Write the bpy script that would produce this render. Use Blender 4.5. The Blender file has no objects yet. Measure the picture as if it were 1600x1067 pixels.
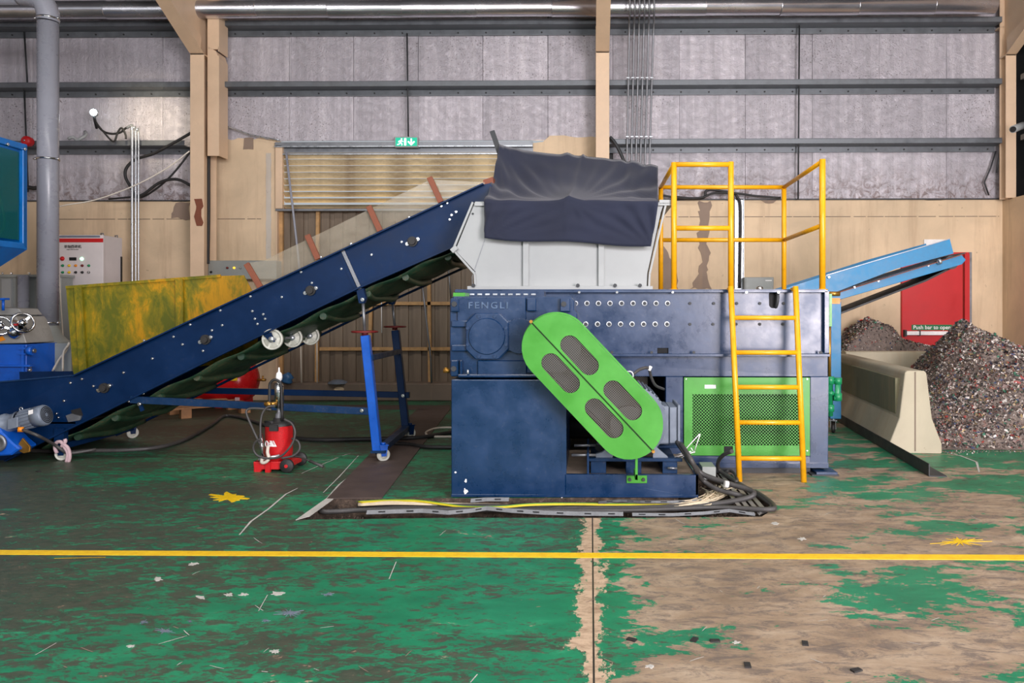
import bpy, bmesh, math, random
from mathutils import Vector, Matrix, geometry
random.seed(7)
S = bpy.context.scene
COL = S.collection
# ------------------------------------------------------------------ camera
F = 1200.0; CX = 906.0; CY = 485.0; EYE = 1.35; YAW = math.radians(0.8)
cd = bpy.data.cameras.new('camera'); cam = bpy.data.objects.new('camera', cd); COL.objects.link(cam)
cam.location = (0, 0, EYE); cam.rotation_euler = (math.pi/2, 0, YAW)
cd.sensor_width = 36; cd.lens = 36*F/1600
cd.shift_x = (800-CX)/1600; cd.shift_y = (CY-533.5)/1600
cd.clip_end = 200
S.camera = cam
# ------------------------------------------------------------------ light
def c(r, g, b): return tuple(((v/255)/12.92 if v/255 <= .04045 else ((v/255+.055)/1.055)**2.4) for v in (r, g, b)) + (1,)
w = bpy.data.worlds.new('world'); S.world = w; w.use_nodes = True
w.node_tree.nodes['Background'].inputs[0].default_value = (.86, .93, 1.0, 1)
w.node_tree.nodes['Background'].inputs[1].default_value = .62
def area(name, loc, target, sx, sy, power, col):
    l = bpy.data.lights.new(name, 'AREA'); l.shape = 'RECTANGLE'; l.size = sx; l.size_y = sy; l.energy = power; l.color = col
    o = bpy.data.objects.new(name, l); COL.objects.link(o); o.location = loc
    o.rotation_euler = (Vector(target)-Vector(loc)).to_track_quat('-Z', 'Y').to_euler(); return o
area('side_door_light', (4.95, -3.3, 2.1), (2.2, 8.5, 1.8), 3.3, 3.6, 1300, (1, .91, .95))
area('skylight', (0, 4.6, 6.95), (0, 5.2, 0), 13, .8, 380, (1, .97, .95))
area('added_strip_light', (0.5, -3.3, 4.5), (0.5, 8, 3.8), 13, 1.2, 850, (.98, .97, 1))  # strip light added unseen behind the camera to put a highlight on the duct
sn = bpy.data.lights.new('sun', 'SUN'); sn.energy = 16; sn.angle = .02; sn.color = (1, .9, .72)
so = bpy.data.objects.new('sun', sn); COL.objects.link(so); so.rotation_euler = Vector((.25, -.75, -1)).to_track_quat('-Z', 'Y').to_euler(); so.location = (0, 20, 20)
S.view_settings.view_transform = 'Standard'; S.view_settings.look = 'None'; S.view_settings.gamma = 1
S.view_settings.use_curve_mapping = False; S.view_settings.exposure = -0.22
# ------------------------------------------------------------------ measuring: photograph pixel -> point on the plane y = Y / on the floor
CA, SA = math.cos(YAW), math.sin(YAW)
def ray(px, py):
    a = (px-CX)/F; return Vector((-SA+CA*a, CA+SA*a, (CY-py)/F))
def W(px, py, Y):
    d = ray(px, py); t = Y/d.y; return Vector((d.x*t, Y, EYE+d.z*t))
def G(px, py, z=0.0):
    d = ray(px, py); t = (z-EYE)/d.z; return Vector((d.x*t, d.y*t, z))
def P2(px, py, Y): p = W(px, py, Y); return (p.x, p.z)
# ------------------------------------------------------------------ mesh builder
WL = {}
def wl(o): return WL.get(o.name, Vector((0, 0, 0))) if o else Vector((0, 0, 0))
class MB:
    def __init__(s): s.v = []; s.f = []; s.s = []
    def add(s, vs, fs, sm=False):
        o = len(s.v); s.v += [Vector(q) for q in vs]
        for f in fs: s.f.append([i+o for i in f]); s.s.append(sm)
        return s
    def obox(s, ctr, ux, uy, uz):
        ctr, ux, uy, uz = map(Vector, (ctr, ux, uy, uz))
        vs = [ctr+a*ux+b*uy+d*uz for a in (-1, 1) for b in (-1, 1) for d in (-1, 1)]
        return s.add(vs, [(0,1,3,2),(4,6,7,5),(0,4,5,1),(2,3,7,6),(0,2,6,4),(1,5,7,3)])
    def box(s, x0, x1, y0, y1, z0, z1):
        return s.obox(((x0+x1)/2, (y0+y1)/2, (z0+z1)/2), ((x1-x0)/2,0,0), (0,(y1-y0)/2,0), (0,0,(z1-z0)/2))
    def bar(s, p, q, wd, h, up=(0,0,1)):
        p, q = Vector(p), Vector(q); d = (q-p).normalized(); up = Vector(up)
        if abs(d.dot(up)) > .99: up = Vector((0,1,0))
        sd = d.cross(up).normalized(); u = sd.cross(d)
        return s.obox((p+q)/2, (q-p)/2, sd*wd/2, u*h/2)
    def cyl(s, p, q, r, r2=None, n=16, caps=True, sm=True):
        p, q = Vector(p), Vector(q); r2 = r if r2 is None else r2
        d = (q-p).normalized(); a = d.orthogonal().normalized(); b = d.cross(a)
        vs = []
        for i in range(n):
            t = 2*math.pi*i/n; e = a*math.cos(t)+b*math.sin(t); vs += [p+e*r, q+e*r2]
        s.add(vs, [(2*i, 2*((i+1)%n), 2*((i+1)%n)+1, 2*i+1) for i in range(n)], sm)
        if caps:
            s.add(vs[0::2], [tuple(range(n))[::-1]]); s.add(vs[1::2], [tuple(range(n))])
        return s
    def tube(s, pts, r, n=8, smooth=0, closed=False):
        pts = [Vector(p) for p in pts]
        if smooth: pts = spline(pts, smooth, closed)
        m = len(pts); vs = []; a = None
        for i, p in enumerate(pts):
            if closed: d = pts[(i+1)%m]-pts[i-1]
            else: d = pts[min(i+1, m-1)]-pts[max(i-1, 0)]
            d.normalize()
            if a is None: a = d.orthogonal().normalized()
            else: a = (a-d*a.dot(d)).normalized()
            b = d.cross(a)
            for k in range(n):
                t = 2*math.pi*k/n; vs.append(p+(a*math.cos(t)+b*math.sin(t))*r)
        fs = [(i*n+k, i*n+(k+1)%n, ((i+1)%m)*n+(k+1)%n, ((i+1)%m)*n+k) for i in range(m if closed else m-1) for k in range(n)]
        s.add(vs, fs, True)
        if not closed: s.add(vs[:n], [tuple(range(n))[::-1]]); s.add(vs[-n:], [tuple(range(n))])
        return s
    def lathe(s, base, axis, prof, n=24):
        base = Vector(base); d = Vector(axis).normalized(); a = d.orthogonal().normalized(); b = d.cross(a); vs = []
        for r, h in prof:
            for k in range(n):
                t = 2*math.pi*k/n; vs.append(base+d*h+(a*math.cos(t)+b*math.sin(t))*max(r, 1e-4))
        m = len(prof)
        return s.add(vs, [(i*n+k, i*n+(k+1)%n, (i+1)*n+(k+1)%n, (i+1)*n+k) for i in range(m-1) for k in range(n)], True)
    def prism(s, poly, y0, y1, holes=(), ax='y'):
        loops = [list(poly)]+[list(h) for h in holes]
        def m3(p, y): return Vector((p[0], y, p[1])) if ax == 'y' else (Vector((y, p[0], p[1])) if ax == 'x' else Vector((p[0], p[1], y)))
        tris = geometry.tessellate_polygon([[Vector((a, b, 0)) for a, b in L] for L in loops])
        flat = [p for L in loops for p in L]; N = len(flat)
        vs = [m3(p, y0) for p in flat]+[m3(p, y1) for p in flat]
        fs = [tuple(t) for t in tris]+[tuple(i+N for i in t[::-1]) for t in tris]
        o = 0
        for L in loops:
            n = len(L)
            for i in range(n): fs.append((o+i, o+(i+1)%n, N+o+(i+1)%n, N+o+i))
            o += n
        return s.add(vs, fs)
    def build(s, name, mat, parent=None, bevel=0, kind=None, recalc=True, label=None, segs=1):
        me = bpy.data.meshes.new(name); o = bpy.data.objects.new(name, me); COL.objects.link(o)
        if parent is None:
            xs = [v.x for v in s.v]; ys = [v.y for v in s.v]; zs = [v.z for v in s.v]
            org = Vector(((min(xs)+max(xs))/2, (min(ys)+max(ys))/2, min(zs))); o.location = org; WL[o.name] = org
        else:
            org = wl(parent); o.parent = parent; WL[o.name] = org
        me.from_pydata([v-org for v in s.v], [], s.f)
        me.polygons.foreach_set('use_smooth', s.s)
        if recalc:
            bm = bmesh.new(); bm.from_mesh(me); bmesh.ops.remove_doubles(bm, verts=bm.verts, dist=1e-5)
            bmesh.ops.recalc_face_normals(bm, faces=bm.faces); bm.to_mesh(me); bm.free()
        me.materials.append(mat); me.update()
        if bevel:
            b = o.modifiers.new('bevel', 'BEVEL'); b.width = bevel; b.segments = segs; b.limit_method = 'ANGLE'; b.angle_limit = .6
        if kind: o['kind'] = kind
        if label: o['label'] = label
        return o
def spline(pts, k, closed=False):
    out = []; m = len(pts)
    for i in range(m if closed else m-1):
        p0 = pts[(i-1) % m] if (closed or i > 0) else pts[0]*2-pts[1]
        p1 = pts[i]; p2 = pts[(i+1) % m]
        p3 = pts[(i+2) % m] if (closed or i+2 < m) else pts[-1]*2-pts[-2]
        for j in range(k):
            t = j/k
            out.append(.5*((2*p1)+(p2-p0)*t+(2*p0-5*p1+4*p2-p3)*t*t+(3*p1-p0-3*p2+p3)*t**3))
    if not closed: out.append(pts[-1])
    return out
def tag(o, label, cat, group=None):
    o['label'] = label; o['category'] = cat
    if group: o['group'] = group
    return o
def root(name, loc, label, cat, group=None, kind=None):
    o = bpy.data.objects.new(name, None); COL.objects.link(o); o.location = loc; o.empty_display_size = .1
    WL[o.name] = Vector(loc)
    if kind: o['kind'] = kind
    else: tag(o, label, cat, group)
    return o
def inst(name, me, parent, loc, rot=None, scale=None):      # share mesh data; loc in world
    o = bpy.data.objects.new(name, me); COL.objects.link(o); o.parent = parent; o.location = Vector(loc)-wl(parent)
    if rot: o.rotation_euler = rot
    if scale: o.scale = scale
    WL[o.name] = Vector(loc); return o
def smesh(mb, name, mat):      # shared mesh around the origin
    me = bpy.data.meshes.new(name); me.from_pydata(mb.v, [], mb.f); me.polygons.foreach_set('use_smooth', mb.s)
    bm = bmesh.new(); bm.from_mesh(me); bmesh.ops.recalc_face_normals(bm, faces=bm.faces); bm.to_mesh(me); bm.free()
    me.materials.append(mat); return me
def text(body, size, loc, mat, parent, name='lettering', rot=(math.pi/2, 0, 0), ext=.001, sx=1, bold=0, sp=1):
    cu = bpy.data.curves.new('t', 'FONT'); cu.body = body; cu.size = size; cu.extrude = ext; cu.align_x = 'CENTER'; cu.align_y = 'CENTER'; cu.offset = bold; cu.space_character = sp
    cu.resolution_u = 3
    o = bpy.data.objects.new('t', cu); COL.objects.link(o); bpy.context.view_layer.update()
    me = bpy.data.meshes.new_from_object(o.evaluated_get(bpy.context.evaluated_depsgraph_get())); bpy.data.objects.remove(o)
    me.name = name; me.materials.clear(); me.materials.append(mat)
    return inst(name, me, parent, loc, rot, (sx, 1, 1))
# ------------------------------------------------------------------ materials
class NT:
    def __init__(s, name):
        s.m = bpy.data.materials.new(name); s.m.use_nodes = True; s.t = s.m.node_tree; s.b = s.t.nodes['Principled BSDF']
        s.out = s.t.nodes['Material Output']; s.tc = s.t.nodes.new('ShaderNodeTexCoord')
    def set(s, sock, v):
        if isinstance(v, bpy.types.NodeSocket): s.t.links.new(v, sock)
        else: sock.default_value = v
    def map(s, vec=None, scale=(1,1,1), loc=(0,0,0), rot=(0,0,0)):
        n = s.t.nodes.new('ShaderNodeMapping'); s.set(n.inputs[0], vec or s.tc.outputs['Object']); n.inputs[1].default_value = loc; n.inputs[2].default_value = rot; n.inputs[3].default_value = scale
        return n.outputs[0]
    def noise(s, scale, detail=4, rough=.6, vec=None, dist=0):
        n = s.t.nodes.new('ShaderNodeTexNoise'); s.set(n.inputs['Vector'], vec or s.tc.outputs['Object'])
        n.inputs['Scale'].default_value = scale; n.inputs['Detail'].default_value = detail; n.inputs['Roughness'].default_value = rough; n.inputs['Distortion'].default_value = dist
        return n.outputs['Fac']
    def ramp(s, fac, stops):
        n = s.t.nodes.new('ShaderNodeValToRGB'); s.set(n.inputs[0], fac); e = n.color_ramp.elements
        while len(e) < len(stops): e.new(.5)
        for i, (p, col) in enumerate(stops):
            e[i].position = p; e[i].color = col if not isinstance(col, (int, float)) else (col, col, col, 1)
        return n.outputs[0]
    def mix(s, fac, a, b, mode='MIX'):
        n = s.t.nodes.new('ShaderNodeMix'); n.data_type = 'RGBA'; n.blend_type = mode
        s.set(n.inputs[0], fac); s.set(n.inputs[6], a); s.set(n.inputs[7], b); return n.outputs[2]
    def math(s, op, a, b=0.0, clamp=False):
        n = s.t.nodes.new('ShaderNodeMath'); n.operation = op; n.use_clamp = clamp; s.set(n.inputs[0], a); s.set(n.inputs[1], b); return n.outputs[0]
    def sep(s, vec=None):
        n = s.t.nodes.new('ShaderNodeSeparateXYZ'); s.set(n.inputs[0], vec or s.tc.outputs['Object']); return n.outputs
    def bump(s, h, strength=.3, dist=.01):
        n = s.t.nodes.new('ShaderNodeBump'); n.inputs['Strength'].default_value = strength; n.inputs['Distance'].default_value = dist
        s.set(n.inputs['Height'], h); s.t.links.new(n.outputs[0], s.b.inputs['Normal'])
    def col(s, v): s.set(s.b.inputs['Base Color'], v)
    def rough(s, v): s.set(s.b.inputs['Roughness'], v)
    def metal(s, v): s.set(s.b.inputs['Metallic'], v)
def paint(name, col, rough=.4, metal=0, dirt=.35, dcol=(60,52,44), scale=5, bump=.05, var=.12, thr=.55, coat=0):
    m = NT(name); n1 = m.noise(scale, 6, .65); n2 = m.noise(scale*9, 5, .7)
    base = c(*col); d = tuple(v*(1-var*1.6) for v in base[:3])+(1,); l = tuple(min(1, v*(1+var)) for v in base[:3])+(1,)
    b = m.ramp(n1, [(.3, d), (.7, l)])
    mk = m.math('MULTIPLY', m.ramp(n2, [(thr, 0.0), (thr+.14, 1.0)]), m.ramp(n1, [(.42, 0.0), (.62, 1.0)]))
    mk = m.math('MULTIPLY', mk, dirt)
    m.col(m.mix(mk, b, c(*dcol))); m.metal(metal)
    m.rough(m.ramp(n1, [(.3, max(.05, rough-.1)), (.7, min(1, rough+.12))]))
    if bump: m.bump(m.noise(scale*6, 3, .5), bump, .01)
    if 'navy' in name: m.b.inputs['Specular IOR Level'].default_value = .75 if name == 'navy_paint' else .22
    return m.m
def emis(name, col, st):
    m = NT(name); m.col(c(*col)); m.set(m.b.inputs['Emission Color'], c(*col)); m.b.inputs['Emission Strength'].default_value = st; return m.m
M = {}
M['navy'] = paint('navy_paint', (0,44,84), .3, 0, .4, (70,78,95), 4, .04, .2)
M['navy_conv'] = paint('dark_navy_paint', (0,34,72), .4, 0, .25, (50,60,80), 3, .03, .15)
M['blue'] = paint('bright_blue_paint', (8,88,190), .35, 0, .5, (60,60,70), 6)
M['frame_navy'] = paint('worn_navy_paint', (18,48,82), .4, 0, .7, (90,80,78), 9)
M['cyan'] = paint('light_blue_paint', (14,118,166), .42, 0, .3, (90,110,120), 5, .05, .15)
M['green'] = paint('light_green_paint', (66,150,46), .38, 0, .12, (60,90,50), 4, .03, .1)
M['pipegreen'] = paint('green_pipe', (20,130,80), .35, 0, .2)
M['yellow'] = paint('yellow_paint', (236,168,14), .35, 0, .35, (120,80,30), 14, .03, .1)
M['white'] = paint('off_white_paint', (160,163,162), .42, 0, .1, (150,145,135), 3, .03, .04)
M['cabwhite'] = paint('cabinet_paint', (216,208,206), .45, 0, .1, (160,150,140), 3, .02, .04)
M['red'] = paint('red_gloss', (200,20,26), .28, 0, .1, (90,20,20), 4, .02, .12)
M['pumpred'] = paint('scuffed_red', (205,28,34), .38, 0, .8, (70,40,40), 16, .04, .12, .5)
M['doorred'] = paint('door_red', (196,22,28), .45, 0, .05, (120,20,20), 3, .02, .06)
M['rust'] = paint('rust_brown', (128,72,50), .7, 0, .5, (70,40,30), 14, .1)
M['maroon'] = paint('maroon_paint', (110,28,26), .5, 0, .4)
M['beige'] = paint('beige_steel_paint', (222,192,160), .45, 0, .15, (150,120,95), 3, .02, .05)
M['girt'] = paint('grey_galvanised', (112,116,120), .45, .5, .3, (60,60,60), 6, .03, .15)
M['girtin'] = paint('dark_steel', (58,60,62), .55, .3, .3, (40,40,40), 6)
M['tray'] = paint('tray_steel', (128,130,134), .42, .6, .6, (90,84,78), 14, .05, .2)
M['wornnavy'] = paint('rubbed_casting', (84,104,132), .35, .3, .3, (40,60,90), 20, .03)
M['galv'] = paint('galvanised', (190,194,198), .3, .75, .3, (110,110,110), 14, .05, .15)
M['chrome'] = paint('chrome', (205,205,205), .16, 1, .1, (90,90,90), 10, 0, .05)
M['steel'] = paint('dull_steel', (140,142,146), .4, .7, .4, (80,70,60), 12)
M['motor'] = paint('grey_motor_paint', (118,128,142), .42, .1, .45, (110,96,80), 8, .05)
M['greybox'] = paint('grey_green_sheet', (150,154,150), .45, .1, .2, (110,100,90), 3, .02, .06)
M['pvc'] = paint('grey_pvc', (150,152,162), .28, 0, .15, (110,100,90), 3, .01, .06)
M['black'] = paint('black_rubber', (38,37,37), .55, 0, .5, (84,78,70), 10, .03)
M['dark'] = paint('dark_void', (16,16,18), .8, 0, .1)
M['cable'] = paint('cable_sheath', (66,64,63), .5, 0, .5, (110,100,90), 9, .03)
M['cord'] = paint('white_cord', (215,205,190), .6)
M['wireY'] = paint('yellow_wire', (214,196,40), .5); M['wireG'] = paint('green_wire', (90,150,50), .5)
M['wireW'] = paint('pale_wire', (224,206,176), .55)
M['belt'] = paint('green_belt', (28,60,40), .5, 0, .8, (82,70,46), 5, .1, .3, .45)
M['wood'] = paint('pale_timber', (200,156,104), .65, 0, .5, (120,90,60), 9, .1, .2)
M['pallet'] = paint('pallet_timber', (176,128,88), .7, 0, .5, (100,70,50), 8, .1, .2)
M['nylon'] = paint('dirty_white_nylon', (200,200,188), .5, 0, .5, (110,105,95), 12)
M['dust'] = paint('dusty_steel', (128,112,98), .85, 0, .6, (84,70,60), 9, .1, .2)
M['brass'] = paint('brass', (176,130,60), .35, .8)
M['blackt'] = paint('black_ink', (40,38,40), .6, 0, 0)
M['whitet'] = paint('white_ink', (240,238,235), .5, 0, 0)
M['plategrey'] = paint('dark_cover_plate', (84,70,64), .62, .1, .5, (60,50,46), 5, .06, .15)
M['rag'] = paint('pink_rag', (196,168,172), .9, 0, .3, (120,90,90), 14)
M['cementw'] = paint('white_cement', (190,186,178), .9, 0, .5, (110,100,90), 8, .3)
M['signgreen'] = paint('sign_green', (18,110,62), .5, 0, 0)
M['bluebag'] = paint('blue_plastic', (60,110,160), .3, 0, .4)
M['yellowlab'] = paint('yellow_label', (240,196,10), .5, 0, .1)
M['orange'] = paint('orange_paint', (235,140,20), .4)
M['window'] = paint('aluminium_grey', (96,104,110), .4, .6)

def m_yellowsheet():
    m = NT('smeared_yellow_green_sheet')
    n = m.noise(3.2, 9, .75, m.map(scale=(1.3,1,.7)), .8); n2 = m.noise(16, 5, .7, m.map(scale=(3,1,.4)))
    x = m.sep(); g = m.math('ADD', n, m.math('MULTIPLY', x[0], .07))
    a = m.ramp(g, [(.32, c(88,94,12)), (.44, c(136,120,8)), (.53, c(190,138,2)), (.75, c(206,146,2))])
    m.col(m.mix(m.math('MULTIPLY', m.ramp(n2, [(.5, 0.0), (.7, 1.0)]), .5), a, c(104,94,20))); m.rough(.5); m.bump(n2, .05); return m.m
M['ysheet'] = m_yellowsheet()
def m_foil():
    m = NT('foil_insulation'); oi = m.t.nodes.new('ShaderNodeObjectInfo'); r = oi.outputs['Random']
    v = m.tc.outputs['Object']; g = m.t.nodes.new('ShaderNodeNewGeometry').outputs['Position']
    st = m.noise(1, 4, .65, m.map(g, scale=(9,1,.35))); cr = m.noise(9, 8, .75, g, 1.0); big = m.noise(.9, 4, .6, g)
    sp = m.noise(42, 3, .6, g)
    b = m.ramp(st, [(.25, c(176,172,176)), (.5, c(200,194,200)), (.75, c(226,220,224))])
    b = m.mix(m.math('MULTIPLY', r, .4), b, c(150,146,152))
    dk = m.math('MULTIPLY', m.ramp(sp, [(.60, 0.0), (.66, 1.0)]), m.ramp(big, [(.46, 0.0), (.6, .85)]))
    b = m.mix(dk, b, c(84,70,64))
    z = m.sep(g)[2]
    low = m.math('MULTIPLY', m.ramp(m.math('DIVIDE', m.math('SUBTRACT', z, 3.0), 1.0), [(0.05, 1.0), (.55, 0.0)]), m.ramp(cr, [(.46, 0.0), (.6, .75)]))
    m.col(m.mix(low, b, c(110,84,72))); m.metal(.4)
    m.rough(m.math('ADD', m.math('MULTIPLY', cr, .22), .36))
    m.bump(m.math('ADD', cr, m.math('MULTIPLY', big, 2.0)), .9, .022); return m.m
M['foil'] = m_foil()
def m_duct():
    m = NT('duct_aluminium'); n = m.noise(1, 4, .6, m.map(scale=(1.5,6,6))); m.col(m.ramp(n, [(.3, c(196,194,200)), (.7, c(226,224,230))])); m.metal(.9)
    m.rough(m.ramp(n, [(.3, .2), (.7, .3)])); m.bump(m.noise(3, 2), .1, .02); return m.m
M['duct'] = m_duct()
def m_plaster(name, colr):
    m = NT(name); g = m.t.nodes.new('ShaderNodeNewGeometry').outputs['Position']
    n = m.noise(1.1, 6, .6, g, .4); f = m.noise(9, 6, .7, g); st = m.noise(1, 5, .65, m.map(g, scale=(5,5,.5)))
    b = m.ramp(n, [(.3, c(*[int(v*.88) for v in colr])), (.65, c(*colr))])
    b = m.mix(m.math('MULTIPLY', m.ramp(st, [(.52, 0.0), (.72, 1.0)]), .45), b, c(168,140,112))
    b = m.mix(m.math('MULTIPLY', m.ramp(f, [(.66, 0.0), (.72, 1.0)]), .55), b, c(120,100,84))
    m.col(b); m.rough(.85); m.bump(f, .15, .01); return m.m
M['plaster'] = m_plaster('cream_plaster', (226,200,166)); M['plaster2'] = m_plaster('grey_plaster', (206,196,182))
M['patch'] = m_plaster('grey_render_patch', (150,130,114)); M['concrete'] = m_plaster('weathered_concrete', (186,176,152))
M['curbmat'] = m_plaster('dirty_kerb_concrete', (128,112,98)); M['olive'] = m_plaster('olive_stained_concrete', (128,126,98))
def m_screen():
    m = NT('taupe_sheet'); n = m.noise(1, 5, .6, m.map(scale=(6,6,.6))); m.col(m.ramp(n, [(.3, c(112,96,80)), (.7, c(150,132,112))])); m.rough(.6); return m.m
M['screen'] = m_screen()
def m_louver():
    m = NT('louver_blade'); n = m.noise(1, 5, .7, m.map(scale=(1.5,3,3))); m.col(m.ramp(n, [(.35, c(140,122,96)), (.6, c(206,188,152))])); m.rough(.6); return m.m
M['louver'] = m_louver()
def m_cloth():
    m = NT('navy_tarpaulin'); n = m.noise(1.5, 5, .6); m.col(m.ramp(n, [(.3, c(15,21,42)), (.7, c(23,30,54))])); m.rough(.85)
    m.set(m.b.inputs['Sheen Weight'], .16); m.bump(m.noise(180, 2), .05, .002); return m.m
M['cloth'] = m_cloth()
def m_perf(name, col, p, r, rough=.4, metal=0):
    m = NT(name); x = m.sep(); fs = []
    for off in (0, .5):
        cm = m.t.nodes.new('ShaderNodeCombineXYZ')
        for k, a in ((0, x[0]), (1, x[2])):
            f = m.math('SUBTRACT', m.math('FRACT', m.math('ADD', m.math('DIVIDE', a, p), 100+off)), .5); m.set(cm.inputs[k], f)
        ln = m.t.nodes.new('ShaderNodeVectorMath'); ln.operation = 'LENGTH'; m.set(ln.inputs[0], cm.outputs[0]); fs.append(ln.outputs['Value'])
    d = m.math('MINIMUM', fs[0], fs[1]); a = m.math('GREATER_THAN', d, r)
    m.col(c(*col)); m.rough(rough); m.metal(metal); m.set(m.b.inputs['Alpha'], a); return m.m
M['perfgreen'] = m_perf('perforated_green_sheet', (66,150,46), .0265, .30)
M['perfsteel'] = m_perf('perforated_steel_sheet', (104,100,92), .017, .30, .45, .3)
M['perfgalv'] = m_perf('perforated_tray', (150,146,140), .05, .2, .5, .4)
def m_acryl():
    m = NT('hazy_acrylic'); t = m.t.nodes; tr = t.new('ShaderNodeBsdfTransparent'); tr.inputs[0].default_value = (.93,.93,.9,1)
    m.col(c(186,176,158)); m.rough(.12); mx = t.new('ShaderNodeMixShader'); n = m.noise(2, 5, .65, m.map(scale=(1,1,2)))
    m.set(mx.inputs[0], m.ramp(n, [(.35, .12), (.7, .32)])); m.set(mx.inputs[1], tr.outputs[0]); m.set(mx.inputs[2], m.b.outputs[0]); m.set(m.out.inputs[0], mx.outputs[0]); return m.m
M['acryl'] = m_acryl()
def m_tint():
    m = NT('green_tinted_glass'); t = m.t.nodes; tr = t.new('ShaderNodeBsdfTransparent'); tr.inputs[0].default_value = (.35,.7,.68,1)
    m.col(c(20,110,110)); m.rough(.08); mx = t.new('ShaderNodeMixShader'); mx.inputs[0].default_value = .5
    m.set(mx.inputs[1], tr.outputs[0]); m.set(mx.inputs[2], m.b.outputs[0]); m.set(m.out.inputs[0], mx.outputs[0]); return m.m
M['tint'] = m_tint()
def m_floor():
    m = NT('worn_green_floor_paint'); g = m.t.nodes.new('ShaderNodeNewGeometry').outputs['Position']
    x, y, z = m.sep(g)
    sv = m.map(g, scale=(.65,1.2,1)); sv2 = m.map(g, scale=(.8,1.3,1), rot=(0,0,.25))
    big = m.noise(.55, 5, .6, sv, .3); mid = m.noise(3.4, 10, .72, sv, .4); fin = m.noise(15, 10, .78, sv2, .4); scr = m.noise(10, 10, .84, m.map(g, scale=(.6,1.35,1), rot=(0,0,-.14)), .7)
    # bare concrete
    con = m.ramp(mid, [(.3, c(118,100,82)), (.5, c(156,134,110)), (.7, c(184,164,140))])
    con = m.mix(m.math('MULTIPLY', m.ramp(scr, [(.48, 0.0), (.58, 1.0)]), .8), con, c(100,90,84))
    con = m.mix(m.math('MULTIPLY', m.ramp(fin, [(.6, 0.0), (.7, 1.0)]), .5), con, c(190,136,104))
    # green paint
    grn = m.ramp(mid, [(.3, c(20,104,72)), (.6, c(30,136,94)), (.8, c(66,170,124))])
    tan = m.math('SUBTRACT', 1.0, 0.0)
    # grime strongest on the left and under the machines
    gb = m.math('ADD', m.math('MAXIMUM', m.math('MULTIPLY', x, -.02), -.02), m.math('MULTIPLY', big, .42))
    gr = m.math('ADD', m.math('MULTIPLY', scr, .6), m.math('ADD', m.math('MULTIPLY', fin, .4), gb))
    gm = m.ramp(gr, [(.725, 0.0), (.76, .88)])
    gbig = m.ramp(m.math('ADD', m.math('MULTIPLY', y, .05), m.math('MULTIPLY', big, .6)), [(.66, 0.0), (.98, .5)])
    left = m.ramp(m.math('ADD', m.math('MULTIPLY', x, -.25), .3), [(.3, 0.0), (.7, 1.0)])
    gm = m.math('MAXIMUM', gm, m.math('MULTIPLY', m.math('MULTIPLY', gbig, left), m.ramp(fin, [(.38, .5), (.6, 1.0)])))
    grn = m.mix(gm, grn, m.ramp(fin, [(.35, c(44,44,38)), (.65, c(84,74,64))]))
    sc2 = m.noise(26, 6, .8, m.map(g, scale=(.3,1.6,1), rot=(0,0,.5)), .5)
    grn = m.mix(m.ramp(sc2, [(.64, 0.0), (.68, .7)]), grn, c(50,50,44)); grn = m.mix(m.ramp(m.noise(30, 6, .8, m.map(g, scale=(1.2,.35,1), rot=(0,0,-.5)), .6), [(.67, 0.0), (.70, .6)]), grn, c(120,170,140))
    # wear of the paint: strong right of the joint
    xr = m.ramp(m.math('ADD', m.math('MULTIPLY', x, .35), .42), [(.4, 0.0), (.56, 1.0)])
    far = m.ramp(m.math('MULTIPLY', x, .3), [(.3, 0.0), (.9, .10)])
    wv = m.math('ADD', m.math('MULTIPLY', mid, .45), m.math('ADD', m.math('MULTIPLY', m.noise(2.4, 8, .68, sv, .5), .5), m.math('MULTIPLY', fin, .3)))
    near = m.ramp(m.math('ADD', m.math('MULTIPLY', y, .1), 0.0), [(.5, 0.0), (.8, .02)])
    th = m.math('SUBTRACT', m.math('ADD', m.math('ADD', wv, m.math('MULTIPLY', m.math('SUBTRACT', m.noise(1.1, 6, .6, sv2, .3), .5), m.math('MULTIPLY', xr, .45))), m.math('MULTIPLY', xr, .205)), m.math('ADD', far, near))
    wm = m.ramp(th, [(.745, 0.0), (.753, 1.0)])
    spots = m.ramp(fin, [(.64, 0.0), (.655, .9)])
    wm = m.math('MAXIMUM', wm, spots)
    # broken strip along the joint
    sx = m.math('ABSOLUTE', m.math('ADD', x, m.math('ADD', m.math('MULTIPLY', m.noise(3, 10, .78, m.map(g, scale=(1.6,1,1))), .5), -.25)))
    strip = m.math('LESS_THAN', m.math('ADD', sx, m.math('MULTIPLY', m.noise(2.6, 8, .7, g), .12)), .115)
    col = m.mix(wm, grn, con); col = m.mix(strip, col, m.ramp(fin, [(.35, c(150,120,98)), (.55, c(206,178,150))]))
    joint = m.math('LESS_THAN', m.math('ABSOLUTE', m.math('ADD', x, -.012)), .004)
    col = m.mix(joint, col, c(50,42,38))
    m.col(col); m.rough(m.math('ADD', m.math('MULTIPLY', wm, .2), m.math('ADD', m.math('MULTIPLY', gm, .1), .42)))
    m.bump(m.math('ADD', m.math('MULTIPLY', wm, -.5), fin), .35, .004); return m.m
M['floor'] = m_floor()
def m_line():
    m = NT('yellow_line_paint'); n = m.noise(14, 8, .75); m.col(m.ramp(n, [(.3, c(226,176,20)), (.62, c(250,206,34)), (.72, c(150,120,60))])); m.rough(.5); return m.m
M['line'] = m_line()
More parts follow.
